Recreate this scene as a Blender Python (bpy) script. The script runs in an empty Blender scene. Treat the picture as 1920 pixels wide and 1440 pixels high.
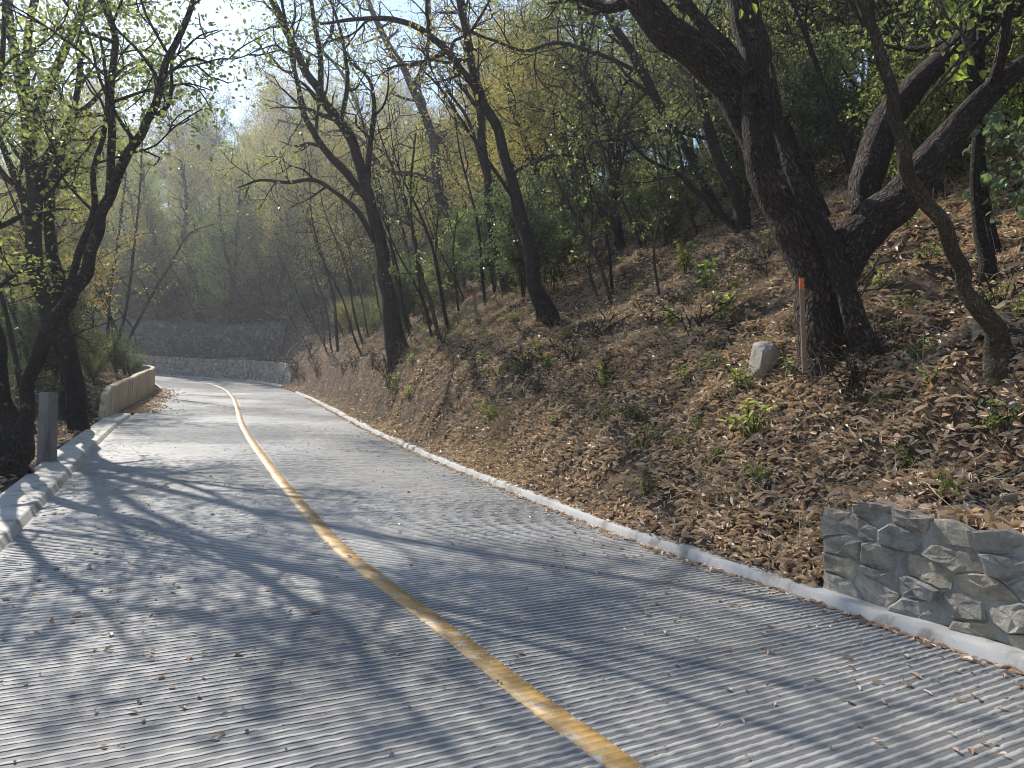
import bpy, math, random
import numpy as np
from mathutils import Vector

# ------------------------------------------------------------------ camera, sky, sun, exposure
S = bpy.context.scene
COL = S.collection
F, CX, CY = 1450.0, 960.0, 720.0
PITCH = math.atan((775 - 720) / F)
EYE = np.array((0.0, 0.0, 1.6))
cam = bpy.data.cameras.new('camera')
cam.sensor_fit = 'HORIZONTAL'
cam.angle = 2 * math.atan(CX / F)
cam.clip_start, cam.clip_end = 0.05, 3000
camo = bpy.data.objects.new('camera', cam)
camo.location = EYE
camo.rotation_euler = (math.pi / 2 + PITCH, 0, 0)
COL.objects.link(camo)
S.camera = camo

SUN_EL, SUN_AZ = math.radians(43), math.radians(-39)      # azimuth measured from +Y towards +X
world = bpy.data.worlds.new('World')
S.world = world
world.use_nodes = True
wn = world.node_tree
sky = wn.nodes.new('ShaderNodeTexSky')
sky.sky_type = 'NISHITA'
sky.sun_disc = False
sky.sun_elevation = SUN_EL
sky.sun_rotation = SUN_AZ % (2 * math.pi)
sky.air_density, sky.dust_density, sky.ozone_density = 1.0, 0.3, 1.0
bg = wn.nodes['Background']
wn.links.new(sky.outputs[0], bg.inputs[0])
bg.inputs[1].default_value = 0.125

sl = bpy.data.lights.new('sun', 'SUN')
sl.energy = 5.0
sl.angle = math.radians(0.5)
sl.color = (1.0, 0.95, 0.87)
so = bpy.data.objects.new('sun', sl)
sdir = Vector((math.sin(SUN_AZ) * math.cos(SUN_EL), math.cos(SUN_AZ) * math.cos(SUN_EL), math.sin(SUN_EL)))
so.rotation_euler = sdir.to_track_quat('Z', 'Y').to_euler()
so.location = (-30, 40, 60)
COL.objects.link(so)

S.view_settings.view_transform = 'Standard'
S.view_settings.look = 'None'
S.view_settings.exposure = 0.78
S.view_settings.gamma = 1
S.view_settings.use_curve_mapping = False
S.cycles.pixel_filter_type = 'BLACKMAN_HARRIS'
S.cycles.filter_width = 1.0
S.cycles.max_bounces = 8
S.cycles.diffuse_bounces = 4
S.cycles.glossy_bounces = 2
S.cycles.transmission_bounces = 4
S.cycles.volume_bounces = 0
S.cycles.caustics_reflective = False
S.cycles.caustics_refractive = False
S.cycles.sample_clamp_indirect = 6

R = np.random.default_rng(7)
SP, CP = math.sin(PITCH), math.cos(PITCH)

# ------------------------------------------------------------------ helpers
def ray(px, py):
    a, b = (px - CX) / F, (CY - py) / F
    return np.array((a, CP - b * SP, SP + b * CP))

def U(px, py, Y):
    """the world point that stands at distance Y along the view and is seen at a pixel of the photograph"""
    d = ray(px, py)
    return EYE + d * (Y / d[1])

def _hash(ix, iy, seed):
    h = (ix * 374761393 + iy * 668265263 + seed * 974711) & 0xffffffff
    h = ((h ^ (h >> 13)) * 1274126177) & 0xffffffff
    return ((h ^ (h >> 16)) & 0xffff) / 65535.0

def noise2(x, y, seed=0):
    x = np.asarray(x, float); y = np.asarray(y, float)
    ix = np.floor(x).astype(np.int64); iy = np.floor(y).astype(np.int64)
    fx, fy = x - ix, y - iy
    fx = fx * fx * (3 - 2 * fx); fy = fy * fy * (3 - 2 * fy)
    a = _hash(ix, iy, seed); b = _hash(ix + 1, iy, seed); c = _hash(ix, iy + 1, seed); d = _hash(ix + 1, iy + 1, seed)
    return (a + (b - a) * fx + (c - a) * fy + (a - b - c + d) * fx * fy) * 2 - 1

def fbm(x, y, seed=0, octv=3):
    s, a = 0, 1.0
    for k in range(octv):
        s = s + a * noise2(np.asarray(x) * 2 ** k, np.asarray(y) * 2 ** k, seed + k * 17)
        a *= .5
    return s

def sstep(a, b, x):
    t = np.clip((np.asarray(x, float) - a) / (b - a), 0, 1)
    return t * t * (3 - 2 * t)

def catmull(P, n):
    """resample control points (rows, any columns) with a Catmull-Rom spline; n samples per span"""
    P = np.asarray(P, float)
    Q = np.vstack((2 * P[0] - P[1], P, 2 * P[-1] - P[-2]))
    out = []
    for i in range(1, len(Q) - 2):
        t = np.linspace(0, 1, n, endpoint=False)[:, None]
        p0, p1, p2, p3 = Q[i - 1], Q[i], Q[i + 1], Q[i + 2]
        out.append(.5 * ((2 * p1) + (-p0 + p2) * t + (2 * p0 - 5 * p1 + 4 * p2 - p3) * t ** 2 + (-p0 + 3 * p1 - 3 * p2 + p3) * t ** 3))
    out.append(Q[-2][None])
    return np.vstack(out)

class MB:
    """collects quads"""
    def __init__(s):
        s.V, s.Q, s.UV, s.n, s.M = [], [], [], 0, []
    def add(s, V, Q, uv=None, mi=0):
        s.V.append(np.asarray(V, float)); s.Q.append(np.asarray(Q, np.int64) + s.n); s.n += len(V)
        s.UV.append(np.zeros((len(V), 2)) if uv is None else uv)
        s.M.append(np.full(len(Q), mi))
    def build(s, name, mats, parent=None, off=None, smooth=True):
        V = np.vstack(s.V); Q = np.vstack(s.Q); UV = np.vstack(s.UV)
        if off is not None: V = V - np.asarray(off)
        me = bpy.data.meshes.new(name)
        me.vertices.add(len(V)); me.vertices.foreach_set('co', V.astype(np.float32).ravel())
        me.loops.add(Q.size); me.loops.foreach_set('vertex_index', Q.astype(np.int32).ravel())
        me.polygons.add(len(Q)); me.polygons.foreach_set('loop_start', np.arange(0, Q.size, 4, dtype=np.int32))
        me.polygons.foreach_set('use_smooth', np.full(len(Q), smooth))
        me.update(calc_edges=True)
        ul = me.uv_layers.new(name='uv')
        ul.data.foreach_set('uv', UV[Q.ravel()].astype(np.float32).ravel())
        mats = mats if isinstance(mats, (list, tuple)) else [mats]
        for m in mats: me.materials.append(m)
        if len(mats) > 1: me.polygons.foreach_set('material_index', np.concatenate(s.M).astype(np.int32))
        o = bpy.data.objects.new(name, me)
        COL.objects.link(o)
        if parent is not None: o.parent = parent
        return o

def polymesh(name, V, faces, mat, parent=None, off=None, smooth=False):
    V = np.asarray(V, float)
    if off is not None: V = V - np.asarray(off)
    me = bpy.data.meshes.new(name)
    me.from_pydata(V.tolist(), [], faces)
    if smooth:
        me.polygons.foreach_set('use_smooth', np.ones(len(me.polygons), bool))
    me.materials.append(mat)
    o = bpy.data.objects.new(name, me)
    COL.objects.link(o)
    if parent is not None: o.parent = parent
    return o

def empty(name, loc, label, cat, group=None):
    o = bpy.data.objects.new(name, None)
    o.location = tuple(loc); o.empty_display_size = .2
    COL.objects.link(o)
    o['label'] = label; o['category'] = cat
    if group: o['group'] = group
    return o

def tag(o, label, cat=None, group=None, kind=None):
    o['label'] = label
    if cat: o['category'] = cat
    if group: o['group'] = group
    if kind: o['kind'] = kind
    return o

def dup(root, loc, rotz, sc, label, group):
    r = root.copy(); COL.objects.link(r)
    r.location = tuple(loc); r.rotation_euler = (0, 0, rotz); r.scale = (sc, sc, sc)
    r['label'] = label
    if group: r['group'] = group
    for ch in root.children:
        c = ch.copy(); COL.objects.link(c); c.parent = r
    return r

# ------------------------------------------------------------------ materials
def newmat(name):
    m = bpy.data.materials.new(name); m.use_nodes = True
    return m, m.node_tree, m.node_tree.nodes['Principled BSDF']

def N(nt, t, **kw):
    n = nt.nodes.new(t)
    for k, v in kw.items():
        if hasattr(n, k): setattr(n, k, v)
        else: n.inputs[k].default_value = v
    return n

def ramp(nt, stops, fac=None):
    r = nt.nodes.new('ShaderNodeValToRGB')
    e = r.color_ramp.elements
    while len(e) < len(stops): e.new(.5)
    for i, (p, c) in enumerate(stops):
        e[i].position = p; e[i].color = (*c, 1)
    if fac is not None: nt.links.new(fac, r.inputs[0])
    return r

def coords(nt, kind='Object', scale=(1, 1, 1)):
    tc = nt.nodes.new('ShaderNodeTexCoord')
    mp = nt.nodes.new('ShaderNodeMapping')
    mp.inputs['Scale'].default_value = scale
    nt.links.new(tc.outputs[kind], mp.inputs[0])
    return mp.outputs[0]

def noise(nt, vec, scale, detail=4, rough=.55):
    n = nt.nodes.new('ShaderNodeTexNoise')
    n.inputs['Scale'].default_value = scale; n.inputs['Detail'].default_value = detail; n.inputs['Roughness'].default_value = rough
    nt.links.new(vec, n.inputs['Vector'])
    return n.outputs[0]

def mixc(nt, fac, a, b, mode='MIX'):
    m = nt.nodes.new('ShaderNodeMix'); m.data_type = 'RGBA'; m.blend_type = mode
    for sock, v in ((m.inputs[0], fac), (m.inputs[6], a), (m.inputs[7], b)):
        if isinstance(v, (int, float)): sock.default_value = v
        elif isinstance(v, tuple): sock.default_value = (*v, 1)
        else: nt.links.new(v, sock)
    return m.outputs[2]

def bump(nt, h, strength, dist, nrm=None):
    b = nt.nodes.new('ShaderNodeBump')
    b.inputs['Strength'].default_value = strength; b.inputs['Distance'].default_value = dist
    nt.links.new(h, b.inputs['Height'])
    if nrm is not None: nt.links.new(nrm, b.inputs['Normal'])
    return b.outputs[0]

def leafmat(name, cols, trans=.45, rough=.45, spec=.4, tgain=1.6):
    m, nt, p = newmat(name)
    g = nt.nodes.new('ShaderNodeNewGeometry')
    oi = nt.nodes.new('ShaderNodeObjectInfo')
    r = ramp(nt, [(i / max(1, len(cols) - 1), c) for i, c in enumerate(cols)], g.outputs['Random Per Island'])
    hs = nt.nodes.new('ShaderNodeHueSaturation')
    mr = N(nt, 'ShaderNodeMapRange'); nt.links.new(oi.outputs['Random'], mr.inputs[0])
    mr.inputs[3].default_value = .485; mr.inputs[4].default_value = .515
    nt.links.new(mr.outputs[0], hs.inputs['Hue']); nt.links.new(r.outputs[0], hs.inputs['Color'])
    nt.links.new(hs.outputs[0], p.inputs['Base Color'])
    p.inputs['Roughness'].default_value = rough
    p.inputs['Specular IOR Level'].default_value = spec
    t = nt.nodes.new('ShaderNodeBsdfTranslucent')
    tcol = mixc(nt, 1.0, hs.outputs[0], (tgain, tgain * 1.05, tgain * .7), 'MULTIPLY')
    nt.links.new(tcol, t.inputs[0])
    mx = nt.nodes.new('ShaderNodeMixShader'); mx.inputs[0].default_value = trans
    nt.links.new(p.outputs[0], mx.inputs[1]); nt.links.new(t.outputs[0], mx.inputs[2])
    nt.links.new(mx.outputs[0], nt.nodes['Material Output'].inputs[0])
    return m

def barkmat(name, dark, light, scale=1.0, depth=.02, furrow=True):
    m, nt, p = newmat(name)
    uv = coords(nt, 'UV', (1, 1, 1))
    dist = nt.nodes.new('ShaderNodeTexNoise'); dist.inputs['Scale'].default_value = 16 * scale; dist.inputs['Detail'].default_value = 4
    nt.links.new(uv, dist.inputs['Vector'])
    add = nt.nodes.new('ShaderNodeMix'); add.data_type = 'VECTOR'
    add.inputs[0].default_value = .05
    nt.links.new(uv, add.inputs[4]); nt.links.new(dist.outputs[1], add.inputs[5])
    mp = nt.nodes.new('ShaderNodeMapping'); mp.inputs['Scale'].default_value = (46 * scale, 11 * scale, 1)
    nt.links.new(add.outputs[1], mp.inputs[0])
    v = nt.nodes.new('ShaderNodeTexVoronoi'); v.feature = 'DISTANCE_TO_EDGE'; v.inputs['Scale'].default_value = 1
    nt.links.new(mp.outputs[0], v.inputs['Vector'])
    mr = N(nt, 'ShaderNodeMapRange'); mr.inputs[2].default_value = .3
    nt.links.new(v.outputs['Distance'], mr.inputs[0])
    o = coords(nt, 'Object')
    n1 = noise(nt, o, 3.0, 5); n2 = noise(nt, o, 40, 4)
    c1 = ramp(nt, [(.3, dark), (.72, light)], n1)
    c2 = mixc(nt, mr.outputs[0], tuple(x * .6 for x in dark), c1.outputs[0])
    c2 = mixc(nt, .8, c2, ramp(nt, [(.3, (.55, .55, .55)), (.7, (1.25, 1.22, 1.2))], n2).outputs[0], 'MULTIPLY')
    lich = ramp(nt, [(.62, (0, 0, 0)), (.7, (1, 1, 1))], noise(nt, o, 6.5, 6, .7))
    c3 = mixc(nt, lich.outputs[0], c2, tuple(min(.3, x * 1.7 + .02) for x in light))
    nt.links.new(c3, p.inputs['Base Color'])
    p.inputs['Roughness'].default_value = .9
    p.inputs['Specular IOR Level'].default_value = .25
    hsum = nt.nodes.new('ShaderNodeMath'); hsum.operation = 'MULTIPLY_ADD'
    nt.links.new(n2, hsum.inputs[0]); hsum.inputs[1].default_value = .35; nt.links.new(mr.outputs[0], hsum.inputs[2])
    nt.links.new(bump(nt, hsum.outputs[0], .9, depth), p.inputs['Normal'])
    return m

M = {}
M['bark_oak'] = barkmat('bark_oak', (.036, .024, .018), (.12, .086, .066), 1.0, .04)
M['bark_dark'] = barkmat('bark_dark', (.026, .02, .017), (.085, .066, .054), 1.5, .018)
M['bark_pale'] = barkmat('bark_pale', (.06, .045, .03), (.16, .125, .085), 1.7, .014)
M['leaf_lime'] = leafmat('leaf_lime', [(.11, .135, .045), (.15, .18, .055), (.21, .225, .08), (.12, .145, .05), (.19, .185, .07)], .52, .38, .5, 2.1)
M['leaf_fresh'] = leafmat('leaf_fresh', [(.13, .18, .04), (.17, .23, .05), (.21, .27, .07)], .5, .4, .4, 1.6)
M['leaf_vine'] = leafmat('leaf_vine', [(.1, .14, .07), (.15, .19, .1), (.12, .16, .08)], .35, .3, .6, 1.5)
M['leaf_yellow'] = leafmat('leaf_yellow', [(.11, .11, .04), (.2, .17, .06), (.14, .145, .05), (.26, .21, .08), (.2, .14, .07), (.1, .11, .04)], .52, .4, .5, 2.1)
M['leaf_mid'] = leafmat('leaf_mid', [(.07, .085, .038), (.1, .118, .048), (.08, .092, .042), (.14, .145, .06), (.065, .08, .04)], .46, .33, .6, 2.1)
M['leaf_dark'] = leafmat('leaf_dark', [(.065, .083, .046), (.09, .112, .055), (.11, .13, .062), (.07, .09, .05)], .38, .27, .65, 2.1)
M['leaf_rust'] = leafmat('leaf_rust', [(.28, .13, .03), (.36, .18, .04), (.2, .1, .03)], .45, .5, .3, 1.5)
M['litter'] = leafmat('litter', [(.17, .11, .075), (.52, .38, .27), (.64, .5, .38), (.28, .185, .125), (.7, .58, .46), (.54, .34, .2), (.42, .31, .225), (.62, .45, .32)], .18, .5, .4, 1.1)
M['dry_stem'] = leafmat('dry_stem', [(.15, .11, .075), (.28, .22, .15), (.4, .33, .23), (.2, .155, .11)], .1, .7, .2, 1.0)
M['grass_green'] = leafmat('grass_green', [(.06, .09, .02), (.1, .13, .03), (.2, .19, .06)], .35, .5, .3, 1.4)

def mat_soil():
    m, nt, p = newmat('soil')
    o = coords(nt, 'Object')
    v = nt.nodes.new('ShaderNodeTexVoronoi'); v.inputs['Scale'].default_value = 11; v.inputs['Randomness'].default_value = 1
    dn = nt.nodes.new('ShaderNodeMix'); dn.data_type = 'VECTOR'; dn.inputs[0].default_value = .12
    nz = nt.nodes.new('ShaderNodeTexNoise'); nz.inputs['Scale'].default_value = 8
    nt.links.new(o, nz.inputs['Vector']); nt.links.new(o, dn.inputs[4]); nt.links.new(nz.outputs[1], dn.inputs[5])
    nt.links.new(dn.outputs[1], v.inputs['Vector'])
    sep = nt.nodes.new('ShaderNodeSeparateColor'); nt.links.new(v.outputs['Color'], sep.inputs[0])
    lv = ramp(nt, [(0, (.04, .028, .02)), (.3, (.08, .052, .034)), (.6, (.14, .092, .06)), (.85, (.22, .155, .105)), (1, (.06, .04, .027))], sep.outputs[0])
    dirt = ramp(nt, [(.3, (.045, .033, .024)), (.7, (.13, .095, .065))], noise(nt, o, 2.2, 8, .65))
    f = ramp(nt, [(.42, (0, 0, 0)), (.56, (1, 1, 1))], noise(nt, o, .9, 5))
    nt.links.new(mixc(nt, f.outputs[0], lv.outputs[0], dirt.outputs[0]), p.inputs['Base Color'])
    p.inputs['Roughness'].default_value = .95; p.inputs['Specular IOR Level'].default_value = .1
    b1 = bump(nt, noise(nt, o, 9, 8, .7), .8, .08)
    nt.links.new(bump(nt, v.outputs['Distance'], .5, .04, b1), p.inputs['Normal'])
    return m
M['soil'] = mat_soil()

def mat_road():
    m, nt, p = newmat('ribbed_concrete')
    o = coords(nt, 'Object')
    uv = nt.nodes.new('ShaderNodeUVMap')
    sx = nt.nodes.new('ShaderNodeSeparateXYZ'); nt.links.new(uv.outputs[0], sx.inputs[0])
    base = ramp(nt, [(.3, (.29, .278, .26)), (.7, (.42, .405, .38))], noise(nt, o, 1.1, 8, .6))
    groove = ramp(nt, [(.1, (.36, .36, .36)), (.6, (1, 1, 1))], sx.outputs[1])       # v of the UV is the rib height: dirt lies in the grooves
    c = mixc(nt, .92, base.outputs[0], groove.outputs[0], 'MULTIPLY')
    st = ramp(nt, [(.56, (1, 1, 1)), (.74, (.7, .68, .66))], noise(nt, o, .55, 6, .65))
    c = mixc(nt, .7, c, st.outputs[0], 'MULTIPLY')
    sp = ramp(nt, [(.64, (1, 1, 1)), (.72, (.55, .5, .45))], noise(nt, o, 26, 5, .7))
    c = mixc(nt, .5, c, sp.outputs[0], 'MULTIPLY')
    nt.links.new(c, p.inputs['Base Color'])
    p.inputs['Roughness'].default_value = .62
    p.inputs['Specular IOR Level'].default_value = .3
    b = bump(nt, noise(nt, o, 55, 6, .75), .55, .006)
    nt.links.new(bump(nt, noise(nt, o, 210, 3, .6), .35, .002, b), p.inputs['Normal'])
    return m
M['road'] = mat_road()

def mat_conc(name, a, b_, stain=None, rough=.8, sc=1.0, bumpd=.004):
    m, nt, p = newmat(name)
    o = coords(nt, 'Object')
    c = ramp(nt, [(.3, a), (.7, b_)], noise(nt, o, 2.2 * sc, 8, .6)).outputs[0]
    sp = ramp(nt, [(.6, (1, 1, 1)), (.72, (.66, .62, .56))], noise(nt, o, 19 * sc, 5, .7))
    c = mixc(nt, .6, c, sp.outputs[0], 'MULTIPLY')
    if stain:
        d = coords(nt, 'Object', (2.6, 2.6, .45))
        s_ = ramp(nt, [(.53, (0, 0, 0)), (.66, (1, 1, 1))], noise(nt, d, 1.6, 6, .6))
        c = mixc(nt, s_.outputs[0], c, stain)
    nt.links.new(c, p.inputs['Base Color'])
    p.inputs['Roughness'].default_value = rough; p.inputs['Specular IOR Level'].default_value = .3
    b1 = bump(nt, noise(nt, o, 6 * sc, 6, .6), .4, bumpd * 3)
    nt.links.new(bump(nt, noise(nt, o, 80 * sc, 4, .7), .5, bumpd, b1), p.inputs['Normal'])
    return m
M['kerb'] = mat_conc('kerb_concrete', (.3, .29, .275), (.42, .41, .39), (.2, .18, .155))
M['kerb_left'] = mat_conc('kerb_left_concrete', (.36, .34, .3), (.5, .48, .42), (.26, .23, .19))
M['barrier'] = mat_conc('barrier_plaster', (.42, .34, .22), (.58, .48, .33), (.16, .125, .09))
M['post'] = mat_conc('post_concrete', (.15, .145, .135), (.24, .23, .215), (.09, .083, .075))
M['mortar'] = mat_conc('mortar', (.22, .21, .195), (.36, .345, .315), (.13, .12, .105), .9, 3.0, .02)
M['rock'] = mat_conc('pale_rock', (.24, .215, .18), (.38, .35, .3), (.13, .11, .09), .9, 3.0, .012)
M['deadwood'] = mat_conc('dead_wood', (.22, .2, .17), (.38, .35, .3), (.1, .09, .07), .9, 4.0, .006)

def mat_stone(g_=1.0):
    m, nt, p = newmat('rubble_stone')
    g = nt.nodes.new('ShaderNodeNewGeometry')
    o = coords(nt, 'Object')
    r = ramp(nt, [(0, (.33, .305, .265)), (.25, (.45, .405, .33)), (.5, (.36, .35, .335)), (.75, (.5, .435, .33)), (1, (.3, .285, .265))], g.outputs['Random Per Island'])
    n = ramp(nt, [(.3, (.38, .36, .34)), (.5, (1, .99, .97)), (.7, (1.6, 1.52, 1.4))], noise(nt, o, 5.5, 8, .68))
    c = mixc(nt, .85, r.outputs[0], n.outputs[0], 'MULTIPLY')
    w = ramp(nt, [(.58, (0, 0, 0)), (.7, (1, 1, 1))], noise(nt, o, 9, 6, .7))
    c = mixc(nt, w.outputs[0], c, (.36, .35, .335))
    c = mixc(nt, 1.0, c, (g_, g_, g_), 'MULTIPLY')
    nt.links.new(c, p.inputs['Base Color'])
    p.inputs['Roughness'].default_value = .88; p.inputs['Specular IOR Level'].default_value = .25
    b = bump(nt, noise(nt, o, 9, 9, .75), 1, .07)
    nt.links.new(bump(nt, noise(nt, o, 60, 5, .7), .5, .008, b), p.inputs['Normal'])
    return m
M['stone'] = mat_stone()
M['stone_shaded'] = mat_stone(.38)  # tall wall's copy of the stone, with the trees' shade put into its colour

def mat_line():
    m, nt, p = newmat('yellow_paint')
    o = coords(nt, 'Object')
    c = ramp(nt, [(.3, (.34, .195, .06)), (.7, (.52, .32, .105))], noise(nt, o, 3.2, 7, .65))
    ch = ramp(nt, [(.55, (0, 0, 0)), (.6, (1, 1, 1))], noise(nt, o, 8, 8, .78))
    c2 = mixc(nt, ch.outputs[0], c.outputs[0], (.4, .37, .31))
    dk = ramp(nt, [(.55, (1, 1, 1)), (.75, (.62, .58, .5))], noise(nt, o, 14, 6, .7))
    nt.links.new(mixc(nt, .7, c2, dk.outputs[0], 'MULTIPLY'), p.inputs['Base Color'])
    p.inputs['Roughness'].default_value = .6
    nt.links.new(bump(nt, noise(nt, o, 45, 5, .7), .5, .006), p.inputs['Normal'])
    return m
M['line'] = mat_line()

def flat(name, c, rough=.8):
    m, nt, p = newmat(name)
    o = coords(nt, 'Object')
    n = ramp(nt, [(.3, tuple(x * .7 for x in c)), (.7, c)], noise(nt, o, 12, 5))
    nt.links.new(n.outputs[0], p.inputs['Base Color']); p.inputs['Roughness'].default_value = rough
    return m
M['stake'] = flat('weathered_wood', (.2, .14, .09))
M['orange'] = flat('orange_paint', (.62, .14, .03))
M['red'] = flat('red_paint', (.5, .08, .06))

# ------------------------------------------------------------------ the road's course
CTRL = [(17.6, -22.0), (11.2, -12.5), (6.2, -6.0), (2.95, -1.2), (0.45, 3.05), (-.40, 4.6), (-1.38, 6.4), (-2.32, 8.5), (-3.90, 12.2), (-6.2, 17.85), (-9.2, 25.8),
        (-11.6, 32.0), (-14.2, 38.0), (-17.2, 42.3), (-21.2, 45.2), (-27, 47), (-36, 48.5), (-52, 48), (-75, 44)]
c2 = catmull(CTRL, 40)
seg = np.linalg.norm(np.diff(c2, axis=0), axis=1)
cs = np.r_[0, np.cumsum(seg)]
SG = np.arange(0, cs[-1], .08)
CLx, CLy = np.interp(SG, cs, c2[:, 0]), np.interp(SG, cs, c2[:, 1])
TX, TY = np.gradient(CLx, SG), np.gradient(CLy, SG)
_l = np.hypot(TX, TY); TX /= _l; TY /= _l
S0 = SG[np.argmin(np.hypot(CLx - .45, CLy - 3.05))]
_s36 = SG[np.argmin(np.hypot(CLx + 12.8, CLy - 35))]
_s47 = SG[np.argmin(np.hypot(CLx + 27, CLy - 47))]
CLz = np.where(SG < _s36, .0725 * CLy, 0)
CLz = np.where(SG >= _s36, .0725 * 35 + np.interp(SG - _s36, [0, 3.6, 8, 13, 19, 30, 80], [0, .30, .78, 1.2, 1.7, 2.6, 6.5]), CLz)
_k = np.ones(25) / 25
CLz[12:-12] = np.convolve(CLz, _k, 'valid')

def near_s(x, y):
    return SG[np.argmin(np.hypot(CLx - x, CLy - y))]
def hwR(s): return np.interp(s, [0, S0 + 10, S0 + 22, S0 + 36, S0 + 44, 200], [2.57, 2.57, 2.75, 2.95, 3.3, 3.3])
def hwL(s): return np.interp(s, [0, S0 + 8, S0 + 20, S0 + 36, 200], [2.48, 2.5, 2.65, 2.85, 2.9])

def nearest(x, y):
    x = np.atleast_1d(x).astype(float); y = np.atleast_1d(y).astype(float)
    idx = np.empty(len(x), int)
    sx, sy = CLx[::3], CLy[::3]
    for i in range(0, len(x), 4000):
        d = (x[i:i + 4000, None] - sx) ** 2 + (y[i:i + 4000, None] - sy) ** 2
        idx[i:i + 4000] = d.argmin(1) * 3
    n = (x - CLx[idx]) * TY[idx] - (y - CLy[idx]) * TX[idx]
    return idx, n

def at_s(s, n):
    """point at arc length s, n metres to the right of the centreline, at road level"""
    s = np.asarray(s, float)
    x, y, z = np.interp(s, SG, CLx), np.interp(s, SG, CLy), np.interp(s, SG, CLz)
    tx, ty = np.interp(s, SG, TX), np.interp(s, SG, TY)
    return np.stack((x + ty * n, y - tx * n, z), -1)

KW = .17                                             # kerb width on the right
S_WALL = near_s(*(at_s(S0, 0)[:2]))                  # refined below
def ground_hit(px, py):
    d = ray(px, py); t = 1.6 / (.0725 * d[1] - d[2]) if (.0725 * d[1] - d[2]) > 1e-6 else 60
    return EYE + d * t
_g = ground_hit(1540, 1092); S_WALL = near_s(_g[0], _g[1])      # far end of the near rubble wall
S_BEND = near_s(-14.6, 38.6)                                    # where the bank gives way to the two far walls

GEN = ([-9, -.27, -.02, .2, .9, 1.7, 3, 5, 8, 15, 30, 60, 120], [-.15, -.15, .07, .18, .85, 1.6, 2.45, 3.65, 5.5, 9.9, 17.5, 27, 31])
CUT = ([-9, -.27, -.02, .3, .65, .95, 2, 3.5, 5, 8, 15, 30, 60, 120], [-.15, -.15, .07, .24, 1.2, 1.85, 2.4, 3.2, 4.1, 5.8, 10.2, 17.5, 27, 31])
WAL = ([-9, -.27, -.02, .16, .3, 1.05, 1.2, 1.5, 3, 5, 8, 15, 30, 60, 120], [-.15, -.15, .07, .12, .6, .8, 1.0, 1.66, 2.4, 3.5, 5.3, 9.6, 17.5, 27, 31])
TER = ([-9, -.27, -.02, .36, .84, 2.0, 4.2, 4.7, 5.1, 6, 8, 15, 30, 60, 120], [-.15, -.15, -.05, .0, 1.15, 1.4, 1.75, 1.8, 4.0, 4.5, 5.6, 10.2, 18, 28, 32])
LEF = ([-9, -.3, .02, .1, 1.2, 2.2, 4, 8, 15, 30, 60, 120, 200], [-.15, -.15, .05, .02, .0, -.35, -1.3, -3.6, -7.5, -14, -24, -34, -36])
LBA = ([-9, -.3, .02, .15, .5, 1.5, 3, 5, 8, 15, 30, 60, 120, 200], [-.15, -.15, .05, .1, .5, .75, .7, .2, -1.4, -5.5, -13, -24, -34, -36])
S_BAR0 = near_s(-7.0, 19.6)

def H(x, y):
    shp = np.shape(x)
    x = np.ravel(np.asarray(x, float)); y = np.ravel(np.asarray(y, float))
    idx, n = nearest(x, y)
    s = SG[idx]
    mr = n - hwR(s) - KW
    a, b, w, t = (np.interp(mr, *q) for q in (GEN, CUT, WAL, TER))
    kb = sstep(S0 + 10, S0 + 16, s)
    kw = 1 - sstep(S_WALL - .05, S_WALL + .25, s)
    mm = np.clip(mr, 0, 6)
    kt = sstep(S_BEND + mm * 1.45, S_BEND + 1.4 + mm * 1.6, s)
    r = a + (b - a) * kb
    r = r + (w - r) * kw
    r = r + (t - r) * kt
    r = np.where(r > 4.5, 4.5 + (r - 4.5) * (1 - .3 * sstep(S_BEND + 20, S_BEND + 40, s)), r)
    lm = -n - hwL(s) - .4
    l = np.interp(lm, *LEF)
    kl = sstep(S_BAR0 - .5, S_BAR0 + 1.5, s)
    l = l + (np.interp(lm, *LBA) - l) * kl
    h = np.where(n > 0, r, l)
    m = np.where(n > 0, mr, lm)
    amp = np.clip(m / 2.5, 0, 1)
    und = np.clip(m / .4, 0, 1)
    far = np.clip((m - 8) / 30, 0, 1)
    flatw = np.where((n > 0) & (kt > .5) & (m < 5), .25, 1.0)
    h = h + flatw * (.24 * amp * fbm(x * .8, y * .8, 3) + .13 * und * amp ** .4 * fbm(x * 2.1, y * 2.1, 9) + .03 * und * fbm(x * 8, y * 8, 29, 2)) + 1.6 * far * fbm(x * .06, y * .06, 5)
    return (CLz[idx] + h).reshape(shp)

# ------------------------------------------------------------------ ground: one sheet
def axis(lo, hi, fine, a, b):
    out = [0.0]
    def walk(sign, lim, flo):
        p, r = 0.0, []
        while abs(p) < lim:
            d = abs(p) - flo
            st = fine if d < 0 else fine * (1 + d * .085)
            p += sign * min(st, 14); r.append(p)
        return r
    return np.array(sorted(walk(-1, -lo, a) + [0.0] + walk(1, hi, b)))
gx = axis(-420, 420, .115, 9, 9)
gy = axis(-60, 420, .115, 2, 19)
GX, GY = np.meshgrid(gx, gy)
GZ = H(GX, GY)
nx, ny = len(gx), len(gy)
ii = (np.arange(ny - 1)[:, None] * nx + np.arange(nx - 1)[None]).ravel()
b = MB(); b.add(np.stack((GX.ravel(), GY.ravel(), GZ.ravel()), 1), np.stack((ii, ii + 1, ii + 1 + nx, ii + nx), 1))
ground = b.build('ground', M['soil'])
tag(ground, 'leaf strewn brown hillside rising from the road', kind='structure')

def Hs(x, y): return float(H(np.array([x]), np.array([y]))[0])

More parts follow.
